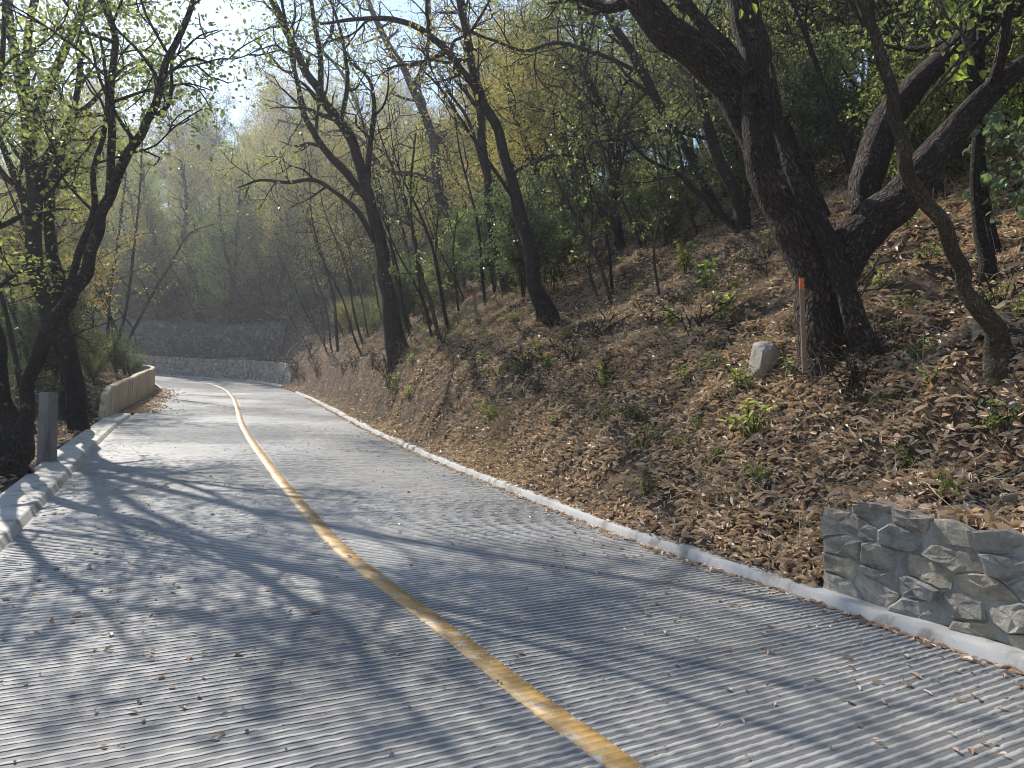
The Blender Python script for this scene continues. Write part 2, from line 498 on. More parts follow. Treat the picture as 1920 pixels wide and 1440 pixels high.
def hit(px, py, tmin=2.5, tmax=120):
    """where the view ray through a pixel meets the ground"""
    d = ray(px, py); ts = np.arange(tmin, tmax, .06)
    P = EYE + ts[:, None] * d
    below = P[:, 2] < H(P[:, 0], P[:, 1])
    i = np.argmax(below) if below.any() else len(ts) - 1
    return P[i]

# ------------------------------------------------------------------ road, centre line, kerbs
RIB = .053
sA, sB = S0 - 6.5, S0 + 62
prof_t = np.array([.02, .50, .60, .72, .90, .96])      # along one rib: groove floor, slope, crest, slope
prof_h = np.array([0, 0, .75, 1, .85, .1])
b = MB()
def ribs(s0, s1, lat):
    ks = np.arange(int(round(s0 / RIB)), int(round(s1 / RIB)))
    ss = np.r_[((ks[:, None] + prof_t[None]) * RIB).ravel(), (ks[-1] + 1) * RIB]
    hh = np.r_[np.tile(prof_h, len(ks)), 0]; kk = np.r_[np.repeat(ks, len(prof_t)), ks[-1] + 1]
    SSg, NL = np.meshgrid(ss, np.linspace(-1, 1, lat), indexing='ij')
    HH = np.repeat(hh[:, None], lat, 1); KK = np.repeat(kk[:, None], lat, 1)
    NN = np.where(NL < 0, NL * hwL(SSg), NL * hwR(SSg))
    wob = .006 * noise2(NN * .4, KK * .03, 4) + .001 * noise2(NN * 4, KK * .9, 8) + .0032 * noise2(NN * 31, KK * 1.9, 21)
    wear = np.clip(.95 + .38 * fbm(NN * .8, SSg * .45, 77), .4, 1.2)
    rh = .0054 * wear * (1 + .3 * noise2(NN * 1.3, KK * 1.7, 12) + .45 * noise2(NN * 31, KK * 2.3, 19))
    P = at_s(SSg + wob * (HH > 0), NN)
    edge = np.clip((1 - np.abs(NL)) / .035, 0, 1)
    P[..., 2] += HH * rh * (.25 + .75 * edge) * np.where(np.abs(NN) < .07, .5, 1) + .004 * noise2(SSg * 1.1, NN * 1.1, 41)
    n1, n2_ = P.shape[:2]
    ii = (np.arange(n1 - 1)[:, None] * n2_ + np.arange(n2_ - 1)[None]).ravel()
    b.add(P.reshape(-1, 3), np.stack((ii, ii + 1, ii + 1 + n2_, ii + n2_), 1), np.stack((NN.ravel(), (HH * wear).ravel()), 1))
ribs(sA, S0 - 3.4, 61)
ribs(S0 - 3.4, S0 + 3, 381)
ribs(S0 + 3, S0 + 7, 201)
ribs(S0 + 7, S0 + 16, 91)
ribs(S0 + 16, sB, 31)
road = b.build('road', M['road'], smooth=False)
tag(road, 'grey concrete road with raised ribs across it', kind='structure')

_ks = np.arange(int(round(sA / RIB)), int(round(sB / RIB)))
sl_ = ((_ks[:, None] + prof_t[None]) * RIB).ravel()
lh_ = np.tile(prof_h, len(_ks)) * .0024
jl = .006 * noise2(sl_ * 31, sl_ * 0, 3) + .004 * noise2(sl_ * 2, sl_ * 0, 5)
jr = .006 * noise2(sl_ * 33, sl_ * 0 + 7, 6) + .004 * noise2(sl_ * 2.3, sl_ * 0 + 4, 15)
rows = [(-.069 + jl, .0), (-.068 + jl, .0046), (0 * jl, .0052), (.068 + jr, .0046), (.069 + jr, .0)]
Vl = np.concatenate([at_s(sl_, n_) + np.stack((0 * lh_, 0 * lh_, z_ + (lh_ if z_ > 0 else 0 * lh_) + .004 * noise2(sl_ * 1.1, n_ * 1.1, 41)), 1) for n_, z_ in rows])
nn_ = len(sl_); q = []
for r_ in range(4):
    i = np.arange(nn_ - 1) + r_ * nn_
    q.append(np.stack((i, i + nn_, i + nn_ + 1, i + 1), 1))
b = MB(); b.add(Vl, np.vstack(q))
tag(b.build('road_marking', M['line']), 'worn yellow centre line along the ribbed road', kind='structure')

def sweep(sv, prof, side, hw, bottom=True):
    """prof: (offset outwards from the road edge, height) open profile; returns V, Q"""
    V = np.concatenate([at_s(sv, side * (hw(sv) + o_ + .012 * noise2(sv * .5, sv * 0, 2))) + np.stack((0 * sv, 0 * sv, z_ + .005 * noise2(sv * .7, sv * 0, 6)), 1) for o_, z_ in prof])
    q = []; L = len(sv)
    for r_ in range(len(prof) - 1):
        i = np.arange(L - 1) + r_ * L
        q.append(np.stack((i, i + L, i + L + 1, i + 1), 1) if side > 0 else np.stack((i, i + 1, i + L + 1, i + L), 1))
    return V, np.vstack(q)
s_kend = near_s(-12.9, 35.6)
b = MB(); b.add(*sweep(np.arange(sA, s_kend, .25), [(-.03, -.05), (0, .0), (.022, .045), (.036, .062), (.045, .066), (.06, .068), (.15, .07), (.166, .064), (.17, -.1)], 1, hwR))
tag(b.build('kerb', M['kerb']), 'pale rounded concrete kerb at the foot of the leafy bank', kind='structure')
sv = np.arange(sA, S_BAR0 + 1.6, .25)
b = MB(); b.add(*sweep(sv, [(-.03, -.05), (-.01, .0), (.035, .062), (.05, .07), (.435, .078), (.448, .07), (.45, -.15)], -1, hwL))
tag(b.build('kerb', M['kerb_left'], smooth=False), 'broad pale concrete kerb on the downhill side of the road', kind='structure')

# ------------------------------------------------------------------ rubble walls
def clip(poly, px_, py_, nx_, ny_):
    out = []
    for i in range(len(poly)):
        a, c = poly[i], poly[(i + 1) % len(poly)]
        da = (a[0] - px_) * nx_ + (a[1] - py_) * ny_; dc = (c[0] - px_) * nx_ + (c[1] - py_) * ny_
        if da <= 0: out.append(a)
        if (da < 0 < dc) or (dc < 0 < da):
            t = da / (da - dc); out.append((a[0] + (c[0] - a[0]) * t, a[1] + (c[1] - a[1]) * t))
    return out

def rubble(L, top, sw, sh, rng):
    """Voronoi stones on a strip of length L; top(u) is the wall's height"""
    seeds = []
    v = sh * .5; row = 0
    hmax = max(top(L * k / 20) for k in range(21))
    while v < hmax + sh:
        u = rng.uniform(-sw, 0)
        while u < L + sw:
            wst = sw * rng.uniform(.55, 1.5)
            seeds.append((u + wst / 2, v + rng.uniform(-.16, .16) * sh + (.5 * sh if rng.random() < .12 else 0))); u += wst
        v += sh * rng.uniform(.85, 1.15)
    asp = sh / sw * 1.0
    A = np.array(seeds); B = A * np.array((asp, 1))
    polys = []
    for i in range(len(A)):
        tp = top(min(max(A[i, 0], 0), L))
        if tp: tp += rng.uniform(-.025, .035)
        if A[i, 1] > tp + sh * .2 or A[i, 0] < -sw * .3 or A[i, 0] > L + sw * .3: continue
        pl = [(-.0 * asp, -.05), (L * asp, -.05), (L * asp, tp), (0, tp)]
        d = np.hypot(*(B - B[i]).T)
        for j in np.argsort(d)[1:22]:
            mx, my = (B[i] + B[j]) / 2; dx, dy = B[j] - B[i]
            pl = clip(pl, mx, my, dx, dy)
            if len(pl) < 3: break
        if len(pl) >= 3: polys.append([(x_ / asp, y_) for x_, y_ in pl])
    return polys

def stone_wall(root, path, top, thick, sw, sh, joint, puff, seed, off, outward=1, mat='stone'):
    """path: N x 3 points along the wall's foot (front face); outward normal lies to the right of the path when outward = -1"""
    rng = random.Random(seed)
    path = np.asarray(path, float)
    d = np.r_[0, np.cumsum(np.linalg.norm(np.diff(path[:, :2], axis=0), axis=1))]
    L = d[-1]
    tx = np.gradient(path[:, 0], d); ty = np.gradient(path[:, 1], d); l_ = np.hypot(tx, ty); tx /= l_; ty /= l_
    def W(u, v, w):
        x, y, z = (np.interp(u, d, path[:, k]) for k in range(3))
        a, c = np.interp(u, d, tx), np.interp(u, d, ty)
        return (x + outward * -c * w, y + outward * a * w, z + v)
    # mortar body
    us = np.linspace(0, L, max(8, int(L / .3)))
    prof = [(0, -.3), (0, .93), (-.03, .9), (-thick * .5, .9), (-thick, .88), (-thick, -.3)]
    V = []
    for w_, f_ in prof:
        for u in us:
            t_ = top(u)
            V.append(W(u, f_ * t_ - (.01 if f_ > 0 else 0) + (.012 * math.sin(u * 9 + w_ * 40) if f_ > .9 else 0), w_ + (.008 if w_ == 0 else 0)))
    n = len(us); q = []
    for r_ in range(len(prof) - 1):
        for i in range(n - 1):
            q.append((r_ * n + i, r_ * n + i + 1, (r_ + 1) * n + i + 1, (r_ + 1) * n + i))
    q.append(tuple(r_ * n for r_ in range(len(prof)))); q.append(tuple(r_ * n + n - 1 for r_ in reversed(range(len(prof)))))
    polymesh('mortar', V, q, M['mortar'], root, off)
    # stones
    V, Fs = [], []
    for pl in rubble(L, top, sw, sh, rng):
        # finer outline with a little wobble
        cxp = sum(p_[0] for p_ in pl) / len(pl); cyp = sum(p_[1] for p_ in pl) / len(pl)
        out = []
        for i in range(len(pl)):
            a, c = pl[i], pl[(i + 1) % len(pl)]
            e = math.hypot(c[0] - a[0], c[1] - a[1]); k = max(1, int(e / (sh * .35)))
            for j in range(k):
                t = j / k
                out.append((a[0] + (c[0] - a[0]) * t + rng.uniform(-1, 1) * joint * .4, a[1] + (c[1] - a[1]) * t + rng.uniform(-1, 1) * joint * .4))
        if len(out) < 4: continue
        rad = sum(math.hypot(p_[0] - cxp, p_[1] - cyp) for p_ in out) / len(out)
        if rad < joint * 1.6: continue
        pf = puff * rng.uniform(.5, 1.35); tilt = rng.uniform(-.25, .25), rng.uniform(-.25, .25)
        base = len(V); m_ = len(out)
        for (ins, w_) in ((joint * .5, -.03), (joint * .55, pf * .55), (joint * .55 + rad * .10, pf * .92), (joint * .5 + rad * .42, pf * 1.05)):
            f_ = max(.15, 1 - ins / rad)
            for p_ in out:
                du, dv = (p_[0] - cxp) * f_, (p_[1] - cyp) * f_
                ww = w_ + (du * tilt[0] + dv * tilt[1] + rng.uniform(-.3, .3) * pf if w_ > 0 else 0)
                V.append(W(cxp + du, cyp + dv, ww))
        V.append(W(cxp, cyp, pf * rng.uniform(.95, 1.15)))
        for r_ in range(3):
            for i in range(m_):
                j = (i + 1) % m_
                Fs.append((base + r_ * m_ + i, base + r_ * m_ + j, base + (r_ + 1) * m_ + j, base + (r_ + 1) * m_ + i))
        for i in range(m_):
            Fs.append((base + 3 * m_ + i, base + 3 * m_ + (i + 1) % m_, base + 4 * m_))
    polymesh('stones', V, Fs, M[mat], root, off, smooth=False)

# near rubble wall on the right
sv = np.arange(S_WALL, S_WALL - 7.2, -.2)
pth = at_s(sv, hwR(sv) + KW + .005); pth[:, 2] += .03
w1 = empty('stone_wall', pth[0], 'low rubble stone wall behind the kerb under the large oak', 'wall')
stone_wall(w1, pth, lambda u: .67 + .03 * math.sin(u * 2.3) + .02 * min(u, 3) - (.06 if u < .12 else 0), .2, .29, .14, .012, .03, 5, pth[0], outward=-1)

# the two far walls
sv = np.arange(S_BEND + .3, S_BEND + 36, .5)
pth = at_s(sv, hwR(sv) + .42)
w2 = empty('stone_wall', pth[0], 'low sunlit rubble wall along the outside of the far bend', 'wall')
TOP2 = lambda u: 1.28
# a return at the near end of the low wall
k0 = at_s(np.array([S_BEND + .3] * 4), hwR(S_BEND) + .42 + np.array([1.6, 1.1, .6, .12]))
stone_wall(w2, np.vstack((k0, pth)), TOP2, .6, .42, .26, .03, .05, 11, pth[0], outward=1)
sv3 = np.arange(S_BEND + 7.5, S_BEND + 38, .5)
pth3 = at_s(sv3, hwR(sv3) + KW + 4.3); pth3[:, 2] += 1.55
w3 = empty('stone_wall', pth3[0], 'tall shaded rubble retaining wall behind the low wall', 'wall')
stone_wall(w3, pth3, lambda u: 2.3 + (.16 if u < 3.2 else 0) + .05 * math.sin(u * 1.9) + np.interp(u, [0, 12, 20, 30], [0, 0, .9, 1.6]), .8, .5, .24, .03, .06, 21, pth3[0], outward=1, mat='stone_shaded')
# white kerb edging in front of the low wall
b = MB(); b.add(*sweep(np.arange(S_BEND + .6, S_BEND + 30, .4), [(-.02, -.05), (.0, .03), (.05, .1), (.22, .12), (.25, .1), (.26, -.1)], 1, hwR))
tag(b.build('kerb', M['kerb']), 'white kerb edging at the foot of the far low wall', kind='structure')

# ------------------------------------------------------------------ barrier on the left of the bend
sv = np.r_[np.arange(S_BAR0, near_s(-14.2, 38) - .2, .3)]
off_ = np.interp(sv, [S_BAR0, S_BAR0 + 4, sv[-1] - 4, sv[-1]], [.5, .5, .4, .32])
bp = at_s(sv, -(hwL(sv) + off_))
e0, e1 = bp[-1], bp[-4]
dirv = (e0 - e1) / np.linalg.norm(e0 - e1)
ang = 0; cur = e0.copy(); ext = []
for k in range(26):
    ang += math.radians(7.5 if k < 12 else 0)
    c_, s_ = math.cos(ang), math.sin(ang)
    d_ = np.array((dirv[0] * c_ - dirv[1] * s_, dirv[0] * s_ + dirv[1] * c_, .1))
    cur = cur + d_ * .3; ext.append(cur.copy())
bp = np.vstack((bp, ext))
bd = np.r_[0, np.cumsum(np.linalg.norm(np.diff(bp, axis=0), axis=1))]
bt = np.stack((np.gradient(bp[:, 0]), np.gradient(bp[:, 1])), 1); bt /= np.linalg.norm(bt, axis=1)[:, None]
nrm = np.stack((bt[:, 1], -bt[:, 0]), 1)              # to the right: the road side
hgt = np.interp(bd, [0, .25, 1.1, 5, 12, 40], [.25, .62, .78, .85, 1.0, 1.05]) + .015 * noise2(bd * 2, bd * 0, 3)
pr = []
for w_, f_, dz in ((.1, 0, -.3), (.085, 1, -.03), (.06, 1, 0), (-.06, 1, .005), (-.085, 1, -.03), (-.1, 0, -.4)):
    pr.append(np.c_[bp[:, :2] + nrm * w_, bp[:, 2] + hgt * f_ + dz])
V = np.vstack(pr); n = len(bp); q = []
for r_ in range(5):
    i = np.arange(n - 1) + r_ * n
    q.append(np.stack((i, i + 1, i + n + 1, i + n), 1))
q.append(np.array([[0, n, 4 * n, 5 * n], [n, 2 * n, 3 * n, 4 * n], [n - 1, 6 * n - 1, 5 * n - 1, 2 * n - 1], [2 * n - 1, 5 * n - 1, 4 * n - 1, 3 * n - 1]]))
b = MB(); b.add(V, np.vstack(q))
bo = b.build('barrier', M['barrier'], smooth=False)
bo.name = 'concrete_barrier'
tag(bo, 'curved cream concrete barrier with dark stains beside the bend', 'barrier')

# ------------------------------------------------------------------ concrete post
pp = hit(88, 872); 
pz = Hs(pp[0], pp[1])
s2 = .125
V, Fs = [], []
def ring(r, z, ch=.012):
    c_ = []
    for k in range(4):
        a = math.pi / 2 * k + math.radians(29)
        for da in (-.07, .07):
            c_.append((r * math.cos(a + da), r * math.sin(a + da), z))
    return c_
rings = [ring(.132, -.3), ring(.132, .03), ring(.122, .06), ring(.116, .84), ring(.111, .845), ring(.111, .87), ring(.115, .875), ring(.115, .97), ring(.1, .99)]
V = [p_ for r_ in rings for p_ in r_]
for r_ in range(len(rings) - 1):
    for i in range(8):
        j = (i + 1) % 8
        Fs.append((r_ * 8 + i, r_ * 8 + j, (r_ + 1) * 8 + j, (r_ + 1) * 8 + i))
Fs.append(tuple((len(rings) - 1) * 8 + i for i in range(8)))
po = polymesh('concrete_post', V, Fs, M['post'])
po.location = (pp[0], pp[1], pz)
tag(po, 'square grey concrete post standing edge-on behind the left kerb', 'post')

# ------------------------------------------------------------------ leaves and wood
def unit(v): return v / (np.linalg.norm(v, axis=-1, keepdims=True) + 1e-9)

def leaf_quads(P, D, Nn, L, wr, fold=.25, curl=0.0):
    """two quads a leaf, pointed at both ends"""
    D = unit(D); Sd = unit(np.cross(D, Nn)); Nn = np.cross(Sd, D)
    L = L[:, None]; w = L * (wr[:, None] if np.ndim(wr) else wr)
    b0 = P; tip = P + D * L - Nn * L * curl
    up = Nn * w * fold
    l1 = P + D * L * .3 + Sd * w * .5 + up; l2 = P + D * L * .68 + Sd * w * .42 + up - Nn * L * curl * .4
    r1 = P + D * L * .3 - Sd * w * .5 + up; r2 = P + D * L * .68 - Sd * w * .42 + up - Nn * L * curl * .4
    V = np.stack((b0, l1, l2, tip, r2, r1), 1).reshape(-1, 3)
    i = np.arange(len(P)) * 6
    Q = np.concatenate((np.stack((i, i + 3, i + 2, i + 1), 1), np.stack((i, i + 5, i + 4, i + 3), 1)))
    return V, Q

def tube(mb, P, Rr, k, rough=0.0, rng=None, u0=0.0):
    P = np.asarray(P, float); Rr = np.asarray(Rr, float)
    T = unit(np.gradient(P, axis=0))
    m = T.mean(0)
    ref = np.eye(3)[np.argmin(np.abs(m))]
    A = unit(np.cross(T, ref)); B = np.cross(T, A)
    th = np.linspace(0, 2 * np.pi, k + 1)
    rr = np.repeat(Rr[:, None], k + 1, 1)
    d = np.r_[0, np.cumsum(np.linalg.norm(np.diff(P, axis=0), axis=1))]
    if rough:
        ang = np.cos(th)[None] * 1.7; an2 = np.sin(th)[None] * 1.7
        nz = noise2(ang + d[:, None] * 1.1 + u0 * 7, an2 + d[:, None] * .35 + u0, 31) + .5 * noise2(ang * 2.2 + d[:, None] * 2.6, an2 * 2.2 - d[:, None] * 1.3 + u0, 37)
        rr = rr * (1 + rough * nz)
    V = P[:, None] + rr[..., None] * (np.cos(th)[None, :, None] * A[:, None] + np.sin(th)[None, :, None] * B[:, None])
    uv = np.stack((np.repeat((th * Rr.mean())[None], len(P), 0) + u0, np.repeat(d[:, None], k + 1, 1) + u0), -1)
    i = (np.arange(len(P) - 1)[:, None] * (k + 1) + np.arange(k)[None]).ravel()
    mb.add(V.reshape(-1, 3), np.stack((i, i + 1, i + k + 2, i + k + 1), 1), uv.reshape(-1, 2))
    # close the tip
    if Rr[-1] > .012:
        tip = P[-1] + T[-1] * Rr[-1] * .5
        c_ = V[-1, :k]
        VV = np.vstack((c_, tip[None])); kq = []
        for j in range(0, k - 1, 2): kq.append((j, (j + 1) % k, (j + 2) % k, k))
        mb.add(VV, np.array(kq))

def rot_dir(t, ang, az, rng):
    t = t / np.linalg.norm(t)
    ref = np.array((0, 0, 1.0)) if abs(t[2]) < .9 else np.array((1.0, 0, 0))
    a = np.cross(t, ref); a /= np.linalg.norm(a); b_ = np.cross(t, a)
    return t * math.cos(ang) + (a * math.cos(az) + b_ * math.sin(az)) * math.sin(ang)

class Plant:
    def __init__(s, rng): s.wood, s.rng, s.lp, s.ld = MB(), rng, [], []
    def limb(s, P, Rr, k=8, rough=.06): tube(s.wood, P, Rr, k, rough, u0=s.rng.uniform(0, 9))
    def grow(s, P, Rr, lv, cfg):
        """children along the limb P; cfg rows: (count per metre, t0, length, angle lo, hi, up, wobble)"""
        rng = s.rng
        cnt, t0, ln, a0, a1, up, wob = cfg[lv]
        d = np.r_[0, np.cumsum(np.linalg.norm(np.diff(P, axis=0), axis=1))]
        L = d[-1]
        num = max(1, int(round(cnt * L * (1 - t0) + rng.random() - .5)))
        az = rng.uniform(0, 6.28)
        for i in range(num):
            t = t0 + (1 - t0) * (i + rng.random()) / num
            x = t * L
            p0 = np.array([np.interp(x, d, P[:, c]) for c in range(3)])
            j = min(len(P) - 2, max(0, int(np.searchsorted(d, x)) - 1))
            tg = P[j + 1] - P[j]
            r0 = np.interp(x, d, Rr) * rng.uniform(.45, .7)
            az += 2.4 + rng.uniform(-.6, .6)
            dr = rot_dir(tg, rng.uniform(a0, a1), az, rng)
            l_ = ln * rng.uniform(.55, 1.2) * (1 - .35 * t)
            nseg = 6 if lv == 0 else 4
            pts, cur, q = [p0], dr, p0
            for k_ in range(nseg):
                cur = cur + np.array([rng.gauss(0, wob) for _ in range(3)]) + np.array((0, 0, up))
                cur = cur / np.linalg.norm(cur)
                q = q + cur * l_ / nseg; pts.append(q)
            pts = np.array(pts); r_min = .004 if lv == len(cfg) - 1 else .008
            rr = np.linspace(max(r0, r_min * 1.5), r_min, nseg + 1)
            if lv == 0: 
                PR = catmull(np.c_[pts, rr], 2); pts, rr = PR[:, :3], np.maximum(PR[:, 3], .003)
            tube(s.wood, pts, rr, 6 if lv == 0 else (4 if lv == 1 else 3))
            if lv + 1 < len(cfg): s.grow(pts, rr, lv + 1, cfg)
            if lv == len(cfg) - 1:
                s.lp.append(pts[1:]); s.ld.append(np.repeat(unit(pts[-1] - pts[0])[None], len(pts) - 1, 0))
    def leaves(s, per, size, spread, wr=.5, flat_=.6, droop=.2, seed=1, keep=1.0):
        if not s.lp: return None
        P = np.vstack(s.lp); D = np.vstack(s.ld)
        r = np.random.default_rng(seed)
        if keep < 1:
            k_ = r.random(len(P)) < keep; P, D = P[k_], D[k_]
        P = np.repeat(P, per, 0); D = np.repeat(D, per, 0)
        P = P + r.normal(0, spread, P.shape)
        D = unit(D * .5 + r.normal(0, .7, D.shape) + np.array((0, 0, -droop)))
        Nn = unit(r.normal(0, 1 - flat_, D.shape) + np.array((0, 0, flat_)))
        L = size * r.uniform(.6, 1.25, len(P))
        mb = MB(); mb.add(*leaf_quads(P, D, Nn, L, np.full(len(P), wr) * r.uniform(.8, 1.2, len(P)), .22, .12))
        return mb

def path3(pts, Y, dens=5, wk=1.0):
    """pixel path (x, y, width in pixels[, metres further away]) at distance Y -> points and radii"""
    rows = []
    for p_ in pts:
        dy = p_[3] if len(p_) > 3 else 0
        W_ = U(p_[0], p_[1], Y + dy)
        rows.append((*W_, wk * p_[2] / 2 * (Y + dy) / F))
    PR = catmull(rows, dens)
    return PR[:, :3], np.maximum(PR[:, 3], .004)

def hand_tree(name, label, cat, base, limbs, cfg, leafcfg, bark, leaf, seed, group=None, k=12, rough=.07, flare=.5, dY=0, wk=.63):
    """base: pixel of the foot; limbs: list of (pixel path, t0 for growth or None). The first one is the trunk."""
    rng = random.Random(seed)
    h_ = hit(*base); Y = h_[1] + dY
    z0 = Hs(h_[0], h_[1])
    t = empty(name, (h_[0], h_[1], z0), label, cat, group)
    pl = Plant(rng)
    for li, (pts, t0) in enumerate(limbs):
        P, Rr = path3(pts, Y, 5, wk)
        kk_ = k if li == 0 else max(6, k - 3)
        if li == 0:
            dn = P[0] - (P[1] - P[0]) / np.linalg.norm(P[1] - P[0]) * .35
            P = np.vstack((dn[None], P)); Rr = np.r_[Rr[0] * 1.15, Rr]
            hh_ = np.linalg.norm(P - P[1], axis=1)
            Rr = Rr * (1 + flare * np.exp(-hh_ / (3.0 * Rr[1])) * .5)
        if li > 0: Rr = Rr * np.linspace(1.06, 1, len(Rr))
        w_ = rng.random() * 0
        P = P + (.5 if wk < .9 else .15) * Rr[:, None] * np.stack((noise2(np.arange(len(P)) * .31, P[:, 2] * 0 + li, seed), noise2(np.arange(len(P)) * .31, P[:, 2] * 0 + li, seed + 5), 0 * Rr), 1)
        pl.limb(P, Rr, kk_, rough)
        if t0 is not None and cfg:
            i0 = int(len(P) * t0)
            pl.grow(P[i0:], Rr[i0:], 0, cfg)
    pl.wood.build('trunk', M[bark], t, t.location)
    lm = pl.leaves(*leafcfg[0], seed=seed, **leafcfg[1]) if leafcfg else None
    if lm: lm.build('crown', M[leaf], t, t.location, smooth=False)
    return t, Y

# growth recipes: (per metre, t0, length, angle lo, hi, up, wobble)
CFG = [(2.2, .0, 1.9, .6, 1.2, .04, .22), (3.2, .12, .8, .5, 1.1, .02, .25), (5.0, .15, .36, .5, 1.2, .0, .2)]
CFG_S = [(2.0, .0, 1.2, .5, 1.1, .06, .2), (3.5, .2, .45, .5, 1.1, .02, .2)]
CFG_T = [(2.2, .0, .7, .5, 1.1, .06, .2), (4.0, .2, .28, .5, 1.1, .02, .2)]

# ------------------------------------------------------------------ trees placed one by one: right bank
oak, Yo = hand_tree('oak_tree', 'large rough barked oak forking low above the near stone wall', 'tree', (1562, 690), [
    ([(1562, 688, 126), (1556, 630, 110), (1549, 560, 104), (1530, 490, 104), (1488, 410, 102), (1452, 345, 94), (1433, 290, 82), (1423, 220, 68), (1416, 150, 64), (1410, 80, 63), (1390, 10, 60), (1368, -60, 54), (1340, -170, 44, -.2), (1290, -300, 32, -.4), (1240, -420, 18, -.5)], .72),
    ([(1430, 320, 50, .14), (1400, 236, 60, .2), (1360, 158, 64, .22), (1302, 98, 66, .25), (1242, 56, 66, .25), (1195, -10, 57, .2), (1160, -90, 46, .1), (1110, -190, 34, -.2), (1060, -280, 20, -.4)], .6),
    ([(1404, 140, 22, -.2), (1372, 98, 24, -.2), (1330, 55, 24, -.25), (1290, 10, 22, -.3), (1250, -50, 18, -.3), (1180, -140, 10, -.5)], .5),
    ([(1545, 560, 84, .05), (1590, 475, 84, .0), (1625, 425, 84, -.05), (1680, 385, 78, -.1), (1720, 330, 66, -.1), (1758, 280, 58, -.1), (1800, 230, 52, -.1), (1850, 180, 46, -.1), (1900, 135, 40, -.1), (1960, 95, 34, 0), (2060, 20, 24, .1), (2150, -80, 12, .2)], .6),
    ([(1625, 420, 50, .25), (1622, 370, 58, .35), (1632, 300, 62, .5), (1660, 235, 58, .6), (1705, 175, 50, .7), (1760, 120, 46, .8), (1815, 65, 44, .9), (1870, 10, 40, 1.0), (1940, -60, 34, 1.1), (2020, -170, 20, 1.2)], .6),
    ([(1632, 690, 70, -.36), (1612, 630, 52, -.42), (1590, 560, 42, -.46), (1562, 480, 34, -.46), (1535, 420, 31, -.46), (1508, 370, 29, -.48), (1482, 315, 27, -.46), (1466, 255, 22, -.42), (1455, 190, 16, -.4), (1446, 120, 9, -.4)], None),
    ([(1540, 410, 40, .35), (1510, 340, 36, .4), (1488, 285, 28, .4), (1470, 220, 18, .4)], None),
    ], CFG, ((6, .085, .07), dict(wr=.45, keep=.8)), 'bark_oak', 'leaf_mid', 101, k=36, rough=.08, flare=.6, wk=.93)
# stub of a lost limb on the oak
mb = MB()
P, Rr = path3([(1424, 190, 26, -.26), (1416, 178, 25, -.34), (1412, 168, 20, -.4)], Yo, 3)
tube(mb, P, Rr, 10, .12); mb.build('limb_stub', M['bark_oak'], oak, oak.location)
# exposed roots at its foot
mb = MB(); rr_ = random.Random(5)
for k in range(34):
    px = 1440 + rr_.random() * 430; py = 690 + rr_.random() * 60 + max(0, px - 1650) * .12
    h0 = hit(px, py); p_ = h0 + np.array((0, -.03, .02)); pts = [p_.copy()]
    for j in range(6):
        p_ = p_ + np.array((rr_.gauss(0, .03), -.028 + rr_.gauss(0, .03), -rr_.uniform(.03, .1))); pts.append(p_.copy())
    tube(mb, catmull(pts, 3), np.linspace(rr_.uniform(.005, .016), .002, 19), 4)
mb.build('roots', M['bark_pale'], oak, oak.location)

hand_tree('crooked_tree', 'slim crooked tree leaning in front of the oak\'s right limbs', 'tree', (1890, 690), [
    ([(1888, 692, 74), (1858, 620, 54), (1820, 560, 46), (1798, 510, 44), (1775, 440, 42, -.1), (1738, 375, 42, -.15), (1700, 320, 44, -.2), (1692, 255, 39, -.25), (1672, 180, 36, -.3), (1648, 100, 33, -.35), (1625, 30, 30, -.4), (1603, -50, 26, -.4), (1570, -170, 20, -.5), (1540, -300, 12, -.6)], .75),
    ([(1690, 250, 12, -.25), (1740, 180, 9, -.4), (1800, 110, 7, -.5), (1850, 60, 5, -.6)], .3),
    ], CFG_S, ((5, .085, .07), dict(wr=.5)), 'bark_pale', 'leaf_fresh', 102, k=16, rough=.06, flare=.9)
hand_tree('dark_tree', 'straight dark trunk beyond the crooked tree on the right bank', 'tree', (1848, 528), [
    ([(1848, 526, 46), (1836, 440, 34), (1828, 340, 28), (1834, 230, 26), (1826, 110, 25), (1820, -30, 22), (1812, -200, 12)], .55)],
    CFG, ((5, .09, .09), dict(wr=.5)), 'bark_dark', 'leaf_mid', 103)
hand_tree('leaning_tree', 'thin dark leaning tree left of the oak with a low side stem', 'tree', (1392, 425), [
    ([(1394, 425, 48), (1372, 355, 38), (1342, 275, 32), (1312, 175, 28), (1288, 70, 24), (1270, -40, 20), (1250, -170, 10)], .45),
    ([(1368, 420, 24), (1335, 385, 20), (1300, 352, 18), (1262, 320, 15), (1215, 300, 11), (1170, 250, 7)], .4)],
    CFG, ((5, .085, .08), dict(wr=.5)), 'bark_dark', 'leaf_mid', 104)
hand_tree('leaning_tree', 'long dark trunk leaning left above the leaf litter, behind the thin pair', 'tree', (1345, 400), [
    ([(1345, 398, 30), (1300, 305, 28), (1245, 210, 26), (1195, 115, 26), (1150, 50, 24), (1112, -30, 20), (1070, -140, 11)], .4),
    ([(1255, 225, 14), (1210, 150, 13), (1130, 105, 12), (1050, 80, 11), (985, 95, 10), (935, 80, 9), (880, 55, 8), (845, 0, 6)], .3)],
    CFG, ((3, .08, .12), dict(wr=.5, keep=.6)), 'bark_dark', 'leaf_mid', 105)
